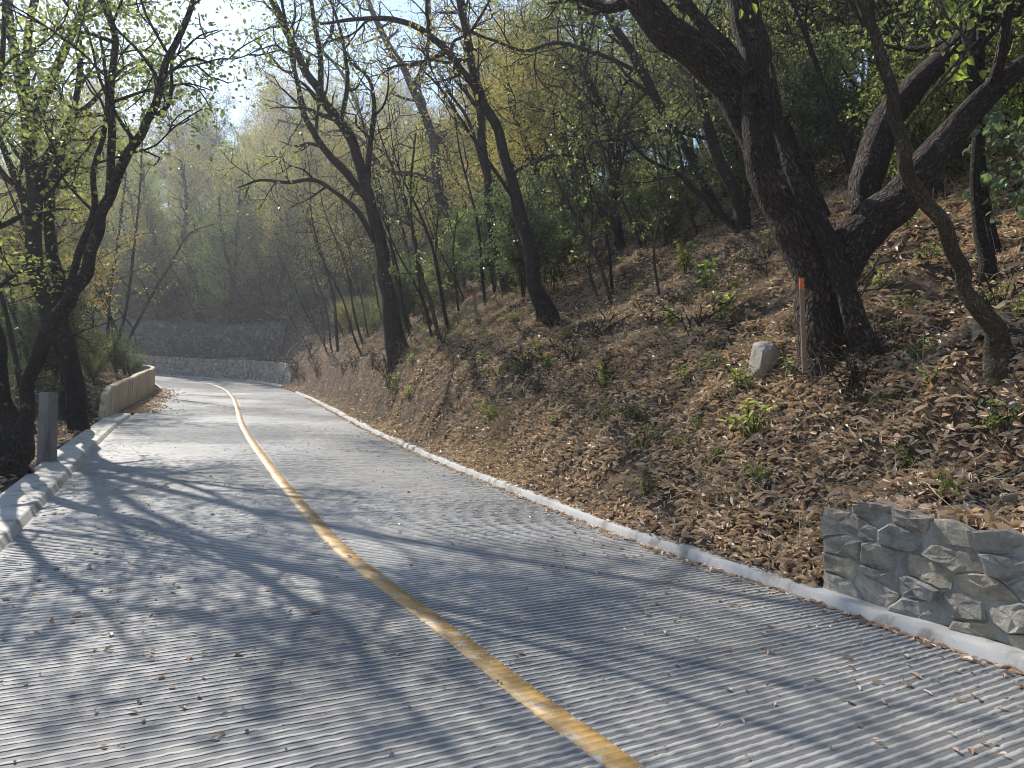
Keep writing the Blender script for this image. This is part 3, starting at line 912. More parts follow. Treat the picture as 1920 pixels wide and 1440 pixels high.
hand_tree('forked_tree', 'tall dark tree arching left from the mid bank, upper trunk forked', 'tree', (1022, 602), [
    ([(1024, 602, 60), (1006, 540, 44), (988, 440, 40), (966, 350, 34), (940, 262, 30), (906, 190, 27), (872, 140, 25), (840, 95, 22), (790, 55, 19), (730, 35, 16), (665, 36, 12), (600, 45, 7)], .5),
    ([(908, 192, 22), (888, 130, 22), (872, 60, 20), (858, -30, 17), (840, -160, 9)], .3),
    ([(985, 410, 12), (940, 340, 11), (880, 250, 9), (830, 170, 8), (790, 130, 5)], .4)],
    CFG, ((3, .08, .12), dict(wr=.5, keep=.6)), 'bark_dark', 'leaf_yellow', 106)
hand_tree('slender_tree', 'dark slender trunk just left of the forked tree', 'tree', (948, 556), [
    ([(950, 556, 46), (935, 480, 33), (918, 380, 28), (906, 265, 25), (896, 180, 22), (880, 90, 20), (866, -10, 17), (850, -150, 9)], .45),
    ([(925, 390, 14), (960, 330, 13), (1010, 300, 11), (1060, 290, 9), (1120, 310, 6)], .3),
    ([(912, 330, 12), (880, 230, 10), (840, 170, 8)], .4)],
    CFG, ((3, .08, .12), dict(wr=.5, keep=.6)), 'bark_dark', 'leaf_yellow', 107)
hand_tree('twisted_tree', 'dark twisted tree with arms to both sides at mid height', 'tree', (888, 520), [
    ([(890, 520, 38), (862, 455, 31), (836, 392, 31), (818, 335, 30), (810, 270, 27), (790, 200, 25), (762, 140, 22), (725, 75, 18), (690, 0, 15), (660, -100, 9)], .45),
    ([(816, 340, 17), (775, 327, 15), (735, 322, 14), (708, 305, 13), (675, 260, 11), (640, 245, 8), (600, 250, 5)], .3),
    ([(814, 275, 14), (845, 240, 13), (885, 230, 10), (930, 215, 7)], .3),
    ([(780, 170, 14), (800, 110, 12), (805, 40, 10), (800, -50, 7)], .2)],
    CFG, ((3, .08, .12), dict(wr=.5, keep=.6)), 'bark_dark', 'leaf_yellow', 108)
hand_tree('spreading_tree', 'dark tree on the edge of the bank spreading long limbs over the road', 'tree', (748, 668), [
    ([(750, 668, 54), (737, 600, 42), (724, 540, 37), (712, 480, 35), (698, 410, 32), (684, 335, 29), (664, 275, 27), (632, 222, 24), (600, 175, 22), (570, 125, 20), (540, 65, 18), (508, 0, 15), (470, -90, 10), (430, -180, 6)], .5),
    ([(690, 360, 18), (692, 280, 15), (700, 205, 12), (692, 150, 9), (650, 110, 6)], .3),
    ([(704, 455, 15), (672, 398, 13), (632, 362, 11), (590, 338, 11), (540, 342, 9), (490, 338, 7), (445, 352, 4)], .25),
    ([(690, 375, 20), (648, 320, 19), (605, 280, 17), (575, 225, 15), (556, 150, 12), (540, 70, 10), (525, -20, 7)], .3),
    ([(600, 175, 15), (600, 110, 14), (590, 40, 12), (575, -60, 8)], .2),
    ([(640, 230, 13), (650, 150, 11), (640, 70, 9), (620, 0, 6)], .2),
    ([(540, 65, 15), (480, -60, 14, -.8), (390, -170, 12, -1.8), (290, -240, 9, -3), (180, -280, 5, -4)], .25)],
    CFG, ((3, .08, .12), dict(wr=.6, keep=.6)), 'bark_dark', 'leaf_lime', 109, k=16, wk=.72)
hand_tree('leaning_tree', 'dark tree leaning far left behind the spreading tree', 'tree', (835, 480), [
    ([(840, 482, 30), (800, 418, 26), (757, 365, 24), (727, 325, 23), (680, 302, 20), (635, 268, 17), (585, 242, 12), (520, 225, 7)], .4),
    ([(700, 312, 13), (680, 230, 12), (650, 150, 10), (600, 90, 7)], .3)],
    CFG, ((3, .08, .12), dict(wr=.55, keep=.7)), 'bark_dark', 'leaf_yellow', 110)
SAP = [((825, 640), [(826, 640, 14), (806, 565, 12), (790, 510, 11), (774, 430, 9), (770, 340, 8), (780, 250, 5)], 'thin sapling standing right of the spreading tree'),
       ((1148, 572), [(1148, 572, 13), (1122, 490, 12), (1080, 410, 10), (1045, 340, 8), (1020, 260, 5)], 'thin leaning sapling below the long leaning trunk'),
       ((1120, 560), [(1120, 560, 10), (1105, 500, 9), (1110, 400, 8), (1095, 300, 5)], 'thin upright sapling beside a leaning one on the mid bank'),
       ((860, 600), [(862, 600, 8), (855, 540, 7), (850, 470, 6), (858, 400, 4)], 'whip thin sapling between the spreading and the twisted tree'),
       ((1235, 560), [(1236, 560, 9), (1225, 470, 8), (1240, 380, 7), (1225, 270, 4)], 'thin grey sapling in the undergrowth left of the lime plants'),
       ((700, 560), [(840, 620, 8), (828, 540, 7), (818, 470, 6), (822, 390, 4)], 'whip thin sapling close to the thin one by the spreading tree'),
       ((1590, 250), [(1590, 255, 10), (1572, 180, 9), (1560, 90, 8), (1552, 0, 7)], 'thin bare stem rising behind the fork of the oak'),
       ((1450, 330), [(1480, 300, 10), (1500, 220, 9), (1490, 130, 8), (1510, 20, 7)], 'thin grey stem seen just right of the oak\'s main trunk')]
for i, (bp_, pts_, lab) in enumerate(SAP):
    hand_tree('sapling', lab, 'sapling', pts_[0][:2], [(pts_, .3)], CFG_T, ((4, .075, .06), dict(wr=.5)), 'bark_pale', ('leaf_fresh', 'leaf_mid', 'leaf_lime')[i % 3], 130 + i, 'saplings among the trees on the bank', k=7, flare=.2)

# trees around the far walls
hand_tree('wall_tree', 'dark tree standing at the top edge of the tall retaining wall', 'tree', (378, 611), [
    ([(380, 612, 22), (370, 570, 18), (366, 530, 16), (352, 495, 14), (345, 450, 12), (350, 380, 10), (340, 300, 6)], .4)],
    CFG, ((5, .11, .12), dict(wr=.55)), 'bark_dark', 'leaf_mid', 140)
hand_tree('bowed_tree', 'dark trunk bowing left above the right end of the tall wall', 'tree', (515, 605), [
    ([(518, 607, 24), (480, 580, 20), (448, 562, 19), (436, 535, 17), (428, 490, 13), (418, 440, 10), (410, 370, 6)], .5),
    ([(440, 556, 12), (441, 500, 10), (445, 430, 8), (450, 350, 5)], .3)],
    CFG, ((5, .11, .12), dict(wr=.55)), 'bark_dark', 'leaf_mid', 141)
hand_tree('twin_tree', 'thick leaning trunk above the tall wall, left one of a close pair', 'tree', (306, 580), [
    ([(308, 582, 26), (290, 530, 22), (272, 480, 19), (255, 420, 15), (235, 340, 10), (220, 260, 5)], .4)],
    CFG, ((5, .11, .12), dict(wr=.55)), 'bark_dark', 'leaf_lime', 142)
hand_tree('twin_tree', 'thick leaning trunk above the tall wall, right one of a close pair', 'tree', (334, 588), [
    ([(334, 590, 24), (318, 540, 20), (300, 480, 17), (282, 430, 14), (270, 350, 9), (262, 270, 5)], .4)],
    CFG, ((5, .11, .12), dict(wr=.55)), 'bark_dark', 'leaf_lime', 143)

# ------------------------------------------------------------------ trees placed one by one: left side
hand_tree('kerb_tree', 'dark multi stemmed tree at the left edge, nearest to the post', 'tree', (28, 898), [
    ([(24, 900, 80), (22, 845, 72), (12, 780, 44), (2, 700, 32), (-10, 620, 30), (-25, 520, 26), (-30, 400, 22), (-20, 260, 17), (0, 120, 12), (10, -40, 7)], .5),
    ([(30, 860, 36), (42, 795, 30), (58, 715, 27), (80, 650, 30), (104, 598, 31), (138, 555, 28), (162, 500, 26), (180, 440, 25), (200, 385, 23), (222, 325, 21), (250, 270, 19), (278, 225, 17), (297, 165, 16), (316, 110, 15), (345, 45, 13), (372, -30, 11), (400, -150, 9), (440, -300, 6)], .55),
    ([(202, 385, 18), (211, 320, 17), (212, 240, 16), (209, 150, 15), (216, 70, 14), (196, 15, 12), (170, -60, 10), (150, -200, 7)], .35),
    ([(120, 585, 15), (150, 470, 15), (178, 400, 13), (176, 330, 12), (195, 240, 10), (200, 150, 8), (185, 60, 5)], .3),
    ([(302, 150, 8), (325, 130, 7), (360, 110, 6), (395, 118, 4)], .2)],
    CFG, ((7, .066, .17), dict(wr=.65, keep=.85)), 'bark_dark', 'leaf_lime', 120, k=18, wk=.84)
hand_tree('kerb_tree', 'dark leaning tree between the post and the cream barrier', 'tree', (146, 808), [
    ([(150, 812, 36), (142, 745, 36), (128, 675, 38), (108, 610, 46), (88, 560, 38), (68, 495, 34), (64, 410, 30), (66, 350, 28), (56, 270, 25), (45, 190, 22), (25, 90, 18), (12, -20, 14), (0, -160, 8)], .5),
    ([(112, 620, 26), (116, 545, 26), (100, 480, 23), (92, 410, 20), (100, 340, 18), (120, 275, 16), (136, 220, 13), (150, 130, 11), (148, 30, 8), (160, -90, 5)], .35),
    ([(68, 350, 18), (92, 290, 17), (118, 255, 16), (132, 225, 14), (175, 190, 10), (230, 130, 7), (280, 110, 4)], .3),
    ([(64, 430, 14), (30, 340, 13), (0, 260, 11), (-40, 180, 8)], .3),
    ([(56, 270, 20), (110, 120, 17, .2), (190, -40, 15, .2), (320, -170, 12, 0), (470, -260, 9, -.5), (620, -310, 5, -1)], .3),
    ([(45, 190, 16), (60, 20, 15, -.5), (130, -150, 13, -1.2), (270, -260, 10, -2), (420, -330, 6, -2.8)], .3)],
    CFG, ((7, .066, .17), dict(wr=.65, keep=.85)), 'bark_dark', 'leaf_lime', 121, k=16, wk=.9)
BST = [((198, 692), [(199, 694, 12), (203, 620, 10), (208, 540, 9), (222, 440, 7), (236, 320, 5)], 'thin dark stem behind the cream barrier, leftmost of three'),
       ((211, 697), [(211, 698, 15), (222, 640, 11), (238, 570, 9), (250, 480, 8), (262, 360, 6), (268, 240, 4)], 'upright dark stem behind the cream barrier, middle of three'),
       ((222, 690), [(222, 692, 10), (248, 625, 9), (284, 555, 7), (322, 492, 6), (352, 440, 4), (400, 420, 3)], 'thin stem leaning right behind the cream barrier')]
for i, (bp_, pts_, lab) in enumerate(BST):
    hand_tree('sapling', lab, 'sapling', bp_, [(pts_, .35)], CFG_S, ((3, .09, .1), dict(wr=.6, keep=.6)), 'bark_dark', 'leaf_lime', 150 + i, 'stems behind the barrier', k=7, flare=.3)
hand_tree('rust_leaved_sapling', 'sapling with rust coloured leaves behind the leaning kerb tree', 'sapling', (172, 700), [
    ([(172, 700, 8), (170, 640, 7), (175, 590, 6), (190, 545, 4)], .3)], CFG_S, ((6, .09, .08), dict(wr=.5)), 'bark_dark', 'leaf_rust', 155, k=6)

# ------------------------------------------------------------------ forest on the slopes: a few kinds, copied
KINDS = {
    'yellow': ('leaf_yellow', 'slender dark stemmed tree with yellow olive leaves'),
    'mid': ('leaf_mid', 'dark stemmed tree with mid green leaves'),
    'dark': ('leaf_dark', 'dense tree with dark glossy leaves'),
    'lime': ('leaf_lime', 'loose tree with light green leaves'),
}
def forest_tree(kind, seed, hgt, lean, size, per, low=.3):
    rng = random.Random(seed)
    t = empty('woodland_tree', (0, 0, 0), KINDS[kind][1], 'tree')
    pl = Plant(rng)
    az = rng.uniform(-.5, .5)
    pts = []; x = y = 0
    for k in range(8):
        f = k / 7
        pts.append((x, y, -.4 + (hgt + .4) * f, max(.015, .105 * (1 - f) ** .8 * hgt / 8 + .012)))
        x += -lean * hgt / 8 * (1 - f * .5) + rng.gauss(0, .14); y += rng.gauss(0, .17)
    PR = catmull(pts, 4); P, Rr = PR[:, :3], np.maximum(PR[:, 3], .01)
    pl.limb(P, Rr, 7, .06)
    i0 = int(len(P) * low)
    pl.grow(P[i0:], Rr[i0:], 0, [(4.2, .0, hgt * .34, .6, 1.4, .03, .2), (3.4, .12, hgt * .13, .5, 1.2, .01, .25), (4.8, .1, .5, .5, 1.2, .0, .2)])
    pl.wood.build('trunk', M['bark_dark'], t)
    lm = pl.leaves(per, size, .17, .55, seed=seed); print(kind, seed, 'leaves', lm.n // 6)
    lm.build('crown', M[KINDS[kind][0]], t, smooth=False)
    return t
def shrub(kind, label, seed, hgt, size, per):
    rng = random.Random(seed)
    t = empty('shrub', (0, 0, 0), label, 'shrub')
    pl = Plant(rng)
    for k in range(11):
        a = rng.uniform(0, 6.28); r_ = rng.uniform(.2, .8); h_ = hgt * rng.uniform(.6, 1.1)
        P = catmull([(0, 0, -.15), (math.cos(a) * r_ * .3, math.sin(a) * r_ * .3, h_ * .4), (math.cos(a) * r_ * 1.0, math.sin(a) * r_ * 1.0, h_ * .8), (math.cos(a) * r_ * 1.5, math.sin(a) * r_ * 1.5, h_)], 4)
        Rr = np.linspace(.016, .005, len(P))
        pl.limb(P, Rr, 5, 0)
        pl.grow(P[3:], Rr[3:], 0, [(5.5, .0, hgt * .33, .5, 1.3, .02, .25), (6.5, .1, .28, .4, 1.2, .0, .25)])
    pl.wood.build('stems', M['bark_pale'], t)
    lm = pl.leaves(per, size, .07, .5, seed=seed); print('shrub', kind, seed, lm.n // 6)
    lm.build('foliage', M[KINDS[kind][0]], t, smooth=False)
    return t
def thin_tree(seed, hgt, lean, mat, per):
    rng = random.Random(seed)
    t = empty('slender_tree', (0, 0, 0), 'slender tree', 'tree')
    pl = Plant(rng); pts = []; x = y = 0; k1, k2 = rng.uniform(0, 6), rng.uniform(0, 6)
    for k in range(9):
        f = k / 8
        pts.append((x, y, -.3 + (hgt + .3) * f, max(.01, .05 * (1 - f) ** .8 * hgt / 6)))
        x += -lean * hgt / 8 + .13 * math.sin(k * 1.3 + k1) * hgt / 8; y += .16 * math.sin(k * 1.1 + k2) * hgt / 8
    PR = catmull(pts, 4); P, Rr = PR[:, :3], np.maximum(PR[:, 3], .008)
    pl.limb(P, Rr, 7, .06)
    pl.grow(P[11:], Rr[11:], 0, [(1.5, .0, hgt * .3, .5, 1.3, .05, .24), (2.6, .15, hgt * .12, .5, 1.2, .0, .28), (4, .2, .4, .5, 1.2, 0, .25)])
    pl.wood.build('trunk', M['bark_dark'], t)
    pl.leaves(per, .07, .09, .55, seed=seed, keep=.5).build('crown', M[mat], t, smooth=False)
    return t
def dry_shrub(seed, hgt):
    rng = random.Random(seed)
    t = empty('dry_shrub', (0, 0, 0), 'leafless dry shrub', 'shrub')
    pl = Plant(rng)
    for k in range(9):
        a = rng.uniform(0, 6.28); r_ = rng.uniform(.15, .6); h_ = hgt * rng.uniform(.5, 1.1)
        P = catmull([(0, 0, -.1), (math.cos(a) * r_ * .4, math.sin(a) * r_ * .4, h_ * .5), (math.cos(a) * r_ * 1.2, math.sin(a) * r_ * 1.2, h_)], 5)
        Rr = np.linspace(.009, .003, len(P)); pl.limb(P, Rr, 4, 0)
        pl.grow(P[3:], Rr[3:], 0, [(5, .0, hgt * .35, .4, 1.2, .03, .28), (5, .1, .2, .4, 1.2, 0, .3)])
    pl.wood.build('stems', M['bark_pale'], t)
    pl.leaves(1, .055, .05, .4, seed=seed, keep=.16).build('dry_leaves', M['litter'], t, smooth=False)
    return t
DV = {'dry': [dry_shrub(361, .9), dry_shrub(362, 1.3), dry_shrub(363, .7)]}
DL_ = {'dry': 'leafless tangle of dry pale stems'}
NV = {'thin': [thin_tree(351, 6.5, .3, 'leaf_yellow', 2), thin_tree(352, 5.5, .45, 'leaf_mid', 2), thin_tree(353, 7.5, .2, 'leaf_yellow', 2), thin_tree(354, 4.5, .55, 'leaf_lime', 2)]}
NL_ = {'thin': 'slender dark stem with few leaves'}
TV = {
    'yellow': [forest_tree('yellow', 301, 8.5, .22, .085, 6), forest_tree('yellow', 302, 7.2, .3, .085, 6), forest_tree('yellow', 303, 9.5, .15, .085, 6)],
    'mid': [forest_tree('mid', 311, 7.5, .25, .085, 3), forest_tree('mid', 312, 9.0, .18, .085, 3, .2)],
    'dark': [forest_tree('dark', 321, 6.5, .2, .09, 3, .15), forest_tree('dark', 322, 8.0, .12, .09, 3, .2)],
    'lime': [forest_tree('lime', 331, 7.5, .2, .09, 6), forest_tree('lime', 332, 6.5, .3, .09, 6)],
}
SHL = {'yellow': 'thin shrub with yellow olive leaves', 'mid': 'tangled mid green shrub', 'dark': 'bushy shrub with dark glossy leaves', 'lime': 'open shrub with light green leaves'}
SV = {
    'yellow': [shrub('yellow', SHL['yellow'], 401, 2.2, .06, 5)],
    'mid': [shrub('mid', SHL['mid'], 411, 2.7, .065, 5), shrub('mid', SHL['mid'], 412, 1.8, .06, 5)],
    'dark': [shrub('dark', SHL['dark'], 421, 3.0, .075, 5), shrub('dark', SHL['dark'], 422, 2.1, .07, 5)],
    'lime': [shrub('lime', SHL['lime'], 431, 2.3, .065, 5)],
}
used = set()
def place(pool, kind, loc, sc, what, zone, rng):
    src = rng.choice(pool[kind])
    label = '%s %s' % (what[kind], zone)
    grp = '%s, %s' % (what[kind], zone)
    rz = rng.uniform(-.8, .8) if pool is not SV and pool is not DV else rng.uniform(0, 6.28)
    if src.name not in used:
        used.add(src.name)
        src.location = tuple(loc); src.rotation_euler = (0, 0, rz); src.scale = (sc,) * 3; src['label'] = label; src['group'] = grp
        return src
    return dup(src, loc, rz, sc, label, grp)
TL = {k: v[1] for k, v in KINDS.items()}
rng = random.Random(77)
HB = [(o.location.x, o.location.y) for o in bpy.data.objects if o.parent is None and o.type == 'EMPTY' and (o.name.endswith('tree') or '_tree.' in o.name) and not o.name.startswith('woodland')]
def clear(x, y, r): return all((x - a) ** 2 + (y - c) ** 2 > r * r for a, c in HB)
def zone_right(s):
    if s < S0 + 7: return 'on the slope behind the large oak'
    if s < S0 + 16: return 'on the slope behind the forked tree'
    if s < S_BEND + 1: return 'above the cut bank past the spreading tree'
    return 'above the tall retaining wall'
def pick(w):
    ks, ws = zip(*w.items()); return rng.choices(ks, ws)[0]

# right slope and the hill beyond the bend
def scatter(pool, what, s0, s1, m0, m1, step, mixf, scl, rmin, prob=None, side=1, zonef=zone_right):
    n = 0
    m = m0
    while m < m1:
        s = s0 + rng.uniform(0, step)
        while s < s1:
            ss_, mm = s + rng.uniform(-.42, .42) * step, m + rng.uniform(-.42, .42) * step
            e = hwR(ss_) + KW if side > 0 else hwL(ss_) + .4
            p = at_s(ss_, side * (e + mm))
            i_, n_ = nearest(p[0], p[1])
            if abs(abs(n_[0]) - (e + mm)) < 1.5 and clear(p[0], p[1], rmin) and (prob is None or rng.random() < prob(ss_, mm)):
                p[2] = Hs(p[0], p[1]) - .05
                d = np.linalg.norm(p[:2])
                px = CX + F * p[0] / max(p[1], .5)
                if p[1] > 1.5 and -700 < px < 2700:
                    place(pool, pick(mixf(ss_, mm, px)), p, rng.uniform(*scl), what, zonef(ss_), rng); n += 1
            s += step
        m += step * .9
        step *= 1.07
    return n
def mix_hill(s, m, px):
    if px > 1150: return {'dark': 1.6, 'mid': 4, 'lime': 3, 'yellow': 1.5}
    if px > 850: return {'dark': 3, 'mid': 4, 'yellow': 3, 'lime': 1}
    if px > 560: return {'yellow': 6, 'mid': 2, 'lime': 2, 'dark': .6}
    return {'yellow': 4, 'lime': 4, 'mid': 2}
def mix_shrub(s, m, px):
    if px > 1150: return {'mid': 4, 'dark': 1.5, 'lime': 3, 'yellow': 1}
    return {'mid': 4, 'dark': 3, 'lime': 2, 'yellow': 1.5}
cnt = []
cnt.append(scatter(TV, TL, S0 - 2, S_BEND, 6.8, 20, 2.9, mix_hill, (.75, 1.15), 1.4, lambda s, m: .85))
cnt.append(scatter(TV, TL, S0 - 2, S_BEND, 20, 42, 4.0, mix_hill, (.8, 1.2), 1.4))
cnt.append(scatter(TV, TL, S_BEND + 1, S_BEND + 36, 5.8, 22, 2.65, mix_hill, (.75, 1.2), 1.0))
cnt.append(scatter(TV, TL, S_BEND + 1, S_BEND + 40, 20, 52, 4.0, mix_hill, (1.15, 1.65), 1.2))
cnt.append(scatter(SV, SHL, S0 - 2, S0 + 12, 6.0, 17, 1.6, mix_shrub, (.6, 1.1), .6, lambda s, m: .85))
cnt.append(scatter(SV, SHL, S0 + 12, S_BEND, 3.0, 13, 1.7, mix_shrub, (.45, .95), .6, lambda s, m: .8))
cnt.append(scatter(SV, SHL, S_BEND + .5, S_BEND + 26, 5.4, 13, 1.7, mix_shrub, (.5, 1.0), .5, lambda s, m: .85))
only = lambda s, m, px: {'thin': 1}
cnt.append(scatter(DV, DL_, S0 + 1, S0 + 14, 1.6, 9, 1.25, lambda s, m, px: {'dry': 1}, (.5, 1.1), .4, lambda s, m: .5))
cnt.append(scatter(DV, DL_, S0 + 14, S_BEND, .9, 7, 1.6, lambda s, m, px: {'dry': 1}, (.6, 1.2), .4, lambda s, m: .6))
cnt.append(scatter(NV, NL_, S0 + 1, S0 + 14, 4.2, 18, 1.5, only, (.6, 1.25), .5, lambda s, m: .9 if m > 5.5 else .3))
cnt.append(scatter(NV, NL_, S0 + 14, S_BEND, 1.6, 16, 1.7, only, (.6, 1.25), .6, lambda s, m: .7))
cnt.append(scatter(NV, NL_, S_BEND + 1, S_BEND + 30, 5.4, 18, 2.2, only, (.9, 1.5), .7, lambda s, m: .8))
def zone_left(s):
    return 'on the downhill side left of the road' if s < S_BAR0 + 2 else 'downhill behind the cream barrier'
cnt.append(scatter(TV, TL, S0 + 14, S_BEND + 22, 1.7, 34, 3.5, lambda s, m, px: {'lime': 5, 'mid': 2, 'yellow': 2.5}, (.85, 1.3), 1.8, lambda s, m: .85 if m > 8 else (.5 if m > 5 else .45), -1, zone_left))
cnt.append(scatter(SV, SHL, S0 + 8.5, S_BEND + 2, 1.5, 8, 1.8, lambda s, m, px: {'mid': 4, 'dark': 4, 'lime': 1.5}, (.4, .85), .7, lambda s, m: .75, -1, zone_left))
cnt.append(scatter(NV, NL_, S0 + 9, S0 + 36, .9, 5, 2.3, only, (1.1, 1.6), .9, lambda s, m: .7, -1, zone_left))
print('forest', cnt)

# ------------------------------------------------------------------ leaf litter
def litter(P, size, wr, seed, tilt=.85):
    r = np.random.default_rng(seed)
    n = len(P)
    D = unit(r.normal(0, 1, (n, 3)) * np.array((1, 1, .35)))
    e = .12
    gxn = (H(P[:, 0] + e, P[:, 1]) - H(P[:, 0] - e, P[:, 1])) / (2 * e); gyn = (H(P[:, 0], P[:, 1] + e) - H(P[:, 0], P[:, 1] - e)) / (2 * e)
    Nn = unit(np.stack((-gxn, -gyn, np.ones(n)), 1) + r.normal(0, tilt, (n, 3)))
    P = P + np.array((0, 0, 1.)) * (r.random(n) ** 2 * .06)[:, None]
    L = size * r.uniform(.35, 1.55, n)
    return leaf_quads(P - D * L[:, None] * .5, D, Nn, L, wr * r.uniform(.55, 1.3, n), .28, .22)
def on_bank(n, s0, s1, m0, m1, power, seed, side=1, clump=.5):
    r = np.random.default_rng(seed)
    s = s0 + (s1 - s0) * r.random(n) ** power; m = m0 + (m1 - m0) * r.random(n) ** 1.25
    e = hwR(s) + KW if side > 0 else hwL(s) + .5
    P = at_s(s, side * (e + m))
    k = fbm(P[:, 0] * .9, P[:, 1] * .9, 51) + r.normal(0, .5, n) > -.28 + (clump - .5)
    k &= ~((np.interp(s, [S0 + 14, S0 + 20], [0, 1]) * (m < 1.0) > r.random(n) * 1.8) & (side > 0))
    k &= ~((s < S_WALL + .02) & (m < .24) & (side > 0))
    P = P[k]; P[:, 2] = H(P[:, 0], P[:, 1]) + r.uniform(.0, .05, len(P))
    return P
mb = MB()
near = on_bank(150000, S0 - 3.2, S0 + 15, -.1, 10, 1.05, 61)
mb.add(*litter(near, .072, .32, 62))
mb.add(*litter(on_bank(60000, S0 + 9, S_BEND + 1, -.1, 12, 1.0, 63, 1, .7), .075, .42, 64))
mb.add(*litter(on_bank(16000, S_BEND + 1, S_BEND + 26, 5, 16, 1.0, 65), .12, .45, 66))
mb.add(*litter(on_bank(16000, S0 + 2, S_BEND, .02, 7, 1.0, 67, -1), .09, .42, 68))
big = on_bank(22000, S0 - 3.2, S_WALL + 6, -.05, 6.5, 1.1, 69); big[:, 2] += .012
sq = S_WALL - np.random.default_rng(96).random(1100) * 5
topl = at_s(sq, hwR(sq) + KW + .05 - .3 * np.random.default_rng(97).random(1100) * -1); topl[:, 2] += .03 + .67 - .01
mb.add(*litter(topl, .1, .34, 98, .5))
mb.add(*litter(big, .105, .28, 70, .7))
mb.add(*litter(on_bank(2600, S_BEND + .8, S_BEND + 20, .7, 4.1, 1.0, 90), .1, .42, 92))
tag(mb.build('fallen_leaves', M['litter'], smooth=False), 'dry brown oak leaves covering the bank', kind='stuff')

# fallen leaves on the concrete: along both edges and loose ones in between
r = np.random.default_rng(71)
def on_road(n, s0, s1, nf, z=.012):
    s = s0 + (s1 - s0) * r.random(n) ** 1.3
    P = at_s(s, nf(s, n)); P[:, 2] += z * .6 + r.uniform(0, .006, n)
    return P
mb = MB()
def flat_leaves(P, size, wr, tilt):
    n = len(P); D = unit(r.normal(0, 1, (n, 3)) * np.array((1, 1, .12)))
    Nn = unit(np.array((0, 0, 1.)) + r.normal(0, tilt, (n, 3))); L = size * r.uniform(.5, 1.35, n)
    mb.add(*leaf_quads(P - D * L[:, None] * .5, D, Nn, L, wr * r.uniform(.7, 1.4, n), .3, .2))
flat_leaves(on_road(1500, S0 - 3.5, S0 + 30, lambda s, n: hwR(s) - np.abs(r.normal(0, .05, n)) - .02), .065, .4, .5)
flat_leaves(on_road(260, S0 - 3.5, S0 + 16, lambda s, n: hwR(s) - np.abs(r.normal(0, .45, n)) - .02), .055, .42, .35)
flat_leaves(on_road(420, S0 - 3, S0 + 24, lambda s, n: r.uniform(-1, 1, n) * 2.5), .042, .42, .35)
flat_leaves(on_road(260, S0 - 3, S0 + 8, lambda s, n: -1.6 + r.normal(0, .5, n)), .045, .4, .35)
flat_leaves(on_road(170, S0 - 3, S0 + 4, lambda s, n: 1.7 + r.normal(0, .5, n)), .05, .4, .35)
flat_leaves(on_road(2600, S_BAR0 + 2.5, S_BAR0 + 19, lambda s, n: -(hwL(s) + .35 - np.abs(r.normal(0, .42, n))), .02), .085, .45, .6)
tag(mb.build('fallen_leaves', M['litter'], smooth=False), 'dry leaves scattered over the road and along its kerb', kind='stuff')
# crumbs of concrete and seed husks
mb = MB()
Pc = on_road(380, S0 - 3, S0 + 8, lambda s, n: r.uniform(-1, 1, n) * 2.5)
for p_ in Pc:
    q_ = r.uniform(.0025, .007)
    c_ = np.array([(-1, -1, -.6), (1, -1, -.6), (1, 1, -.6), (-1, 1, -.6), (-.6, -.6, .6), (.7, -.6, .5), (.6, .7, .7), (-.7, .6, .5)]) * q_ * r.uniform(.6, 1.3, (8, 3)) + p_
    mb.add(c_, np.array([(0, 3, 2, 1), (4, 5, 6, 7), (0, 1, 5, 4), (1, 2, 6, 5), (2, 3, 7, 6), (3, 0, 4, 7)]))
tag(mb.build('grit', M['rock'], smooth=False), 'pale grit and crumbs lying between the ribs of the road', kind='stuff')

# ------------------------------------------------------------------ dry stems, twigs and small green growth on the bank
def blades(P, L, wr, lean, seed, droop=.5):
    r_ = np.random.default_rng(seed); n = len(P)
    D = unit(r_.normal(0, lean, (n, 3)) + np.array((0, 0, 1.)))
    Nn = unit(r_.normal(0, 1, (n, 3)))
    Sd = unit(np.cross(D, Nn)); L = (L * r_.uniform(.35, 1.4, n))[:, None]; w = .5 * wr * .26 * r_.uniform(.6, 1.5, n)[:, None]
    side = unit(np.cross(Sd, D)); side = side * np.sign(-side[:, 2:3] + 1e-6)
    cs_ = [P + D * L * t_ + side * L * droop * t_ ** 2.2 + np.array((0, 0, -1.)) * L * droop * .35 * t_ ** 2.5 for t_ in (0, .35, .7, 1)]
    V = np.stack([c_ + k_ * Sd * w * f_ for c_, f_ in zip(cs_, (1, .85, .6, .12)) for k_ in (-1, 1)], 1).reshape(-1, 3)
    i = np.arange(n) * 8
    return V, np.concatenate([np.stack((i + k_, i + k_ + 1, i + k_ + 3, i + k_ + 2), 1) for k_ in (0, 2, 4)])
mb = MB()
cl = on_bank(4200, S0 - 3, S0 + 16, .1, 9, 1.0, 81)
Pk = np.repeat(cl, 9, 0) + np.random.default_rng(82).normal(0, .09, (len(cl) * 9, 3)) * np.array((1, 1, 0)); Pk[:, 2] = H(Pk[:, 0], Pk[:, 1]) - .01
mb.add(*blades(Pk, .34, .02, .9, 83))
cl = on_bank(1700, S0 + 10, S_BEND, .1, 7, 1.0, 84)
Pk = np.repeat(cl, 8, 0) + np.random.default_rng(85).normal(0, .12, (len(cl) * 8, 3)) * np.array((1, 1, 0)); Pk[:, 2] = H(Pk[:, 0], Pk[:, 1]) - .01
mb.add(*blades(Pk, .42, .032, .8, 86))
cl = on_bank(420, S0 + 4, S_BEND, .3, 5, 1.0, 87, -1)
Pk = np.repeat(cl, 9, 0) + np.random.default_rng(88).normal(0, .12, (len(cl) * 9, 3)) * np.array((1, 1, 0)); Pk[:, 2] = H(Pk[:, 0], Pk[:, 1]) - .01
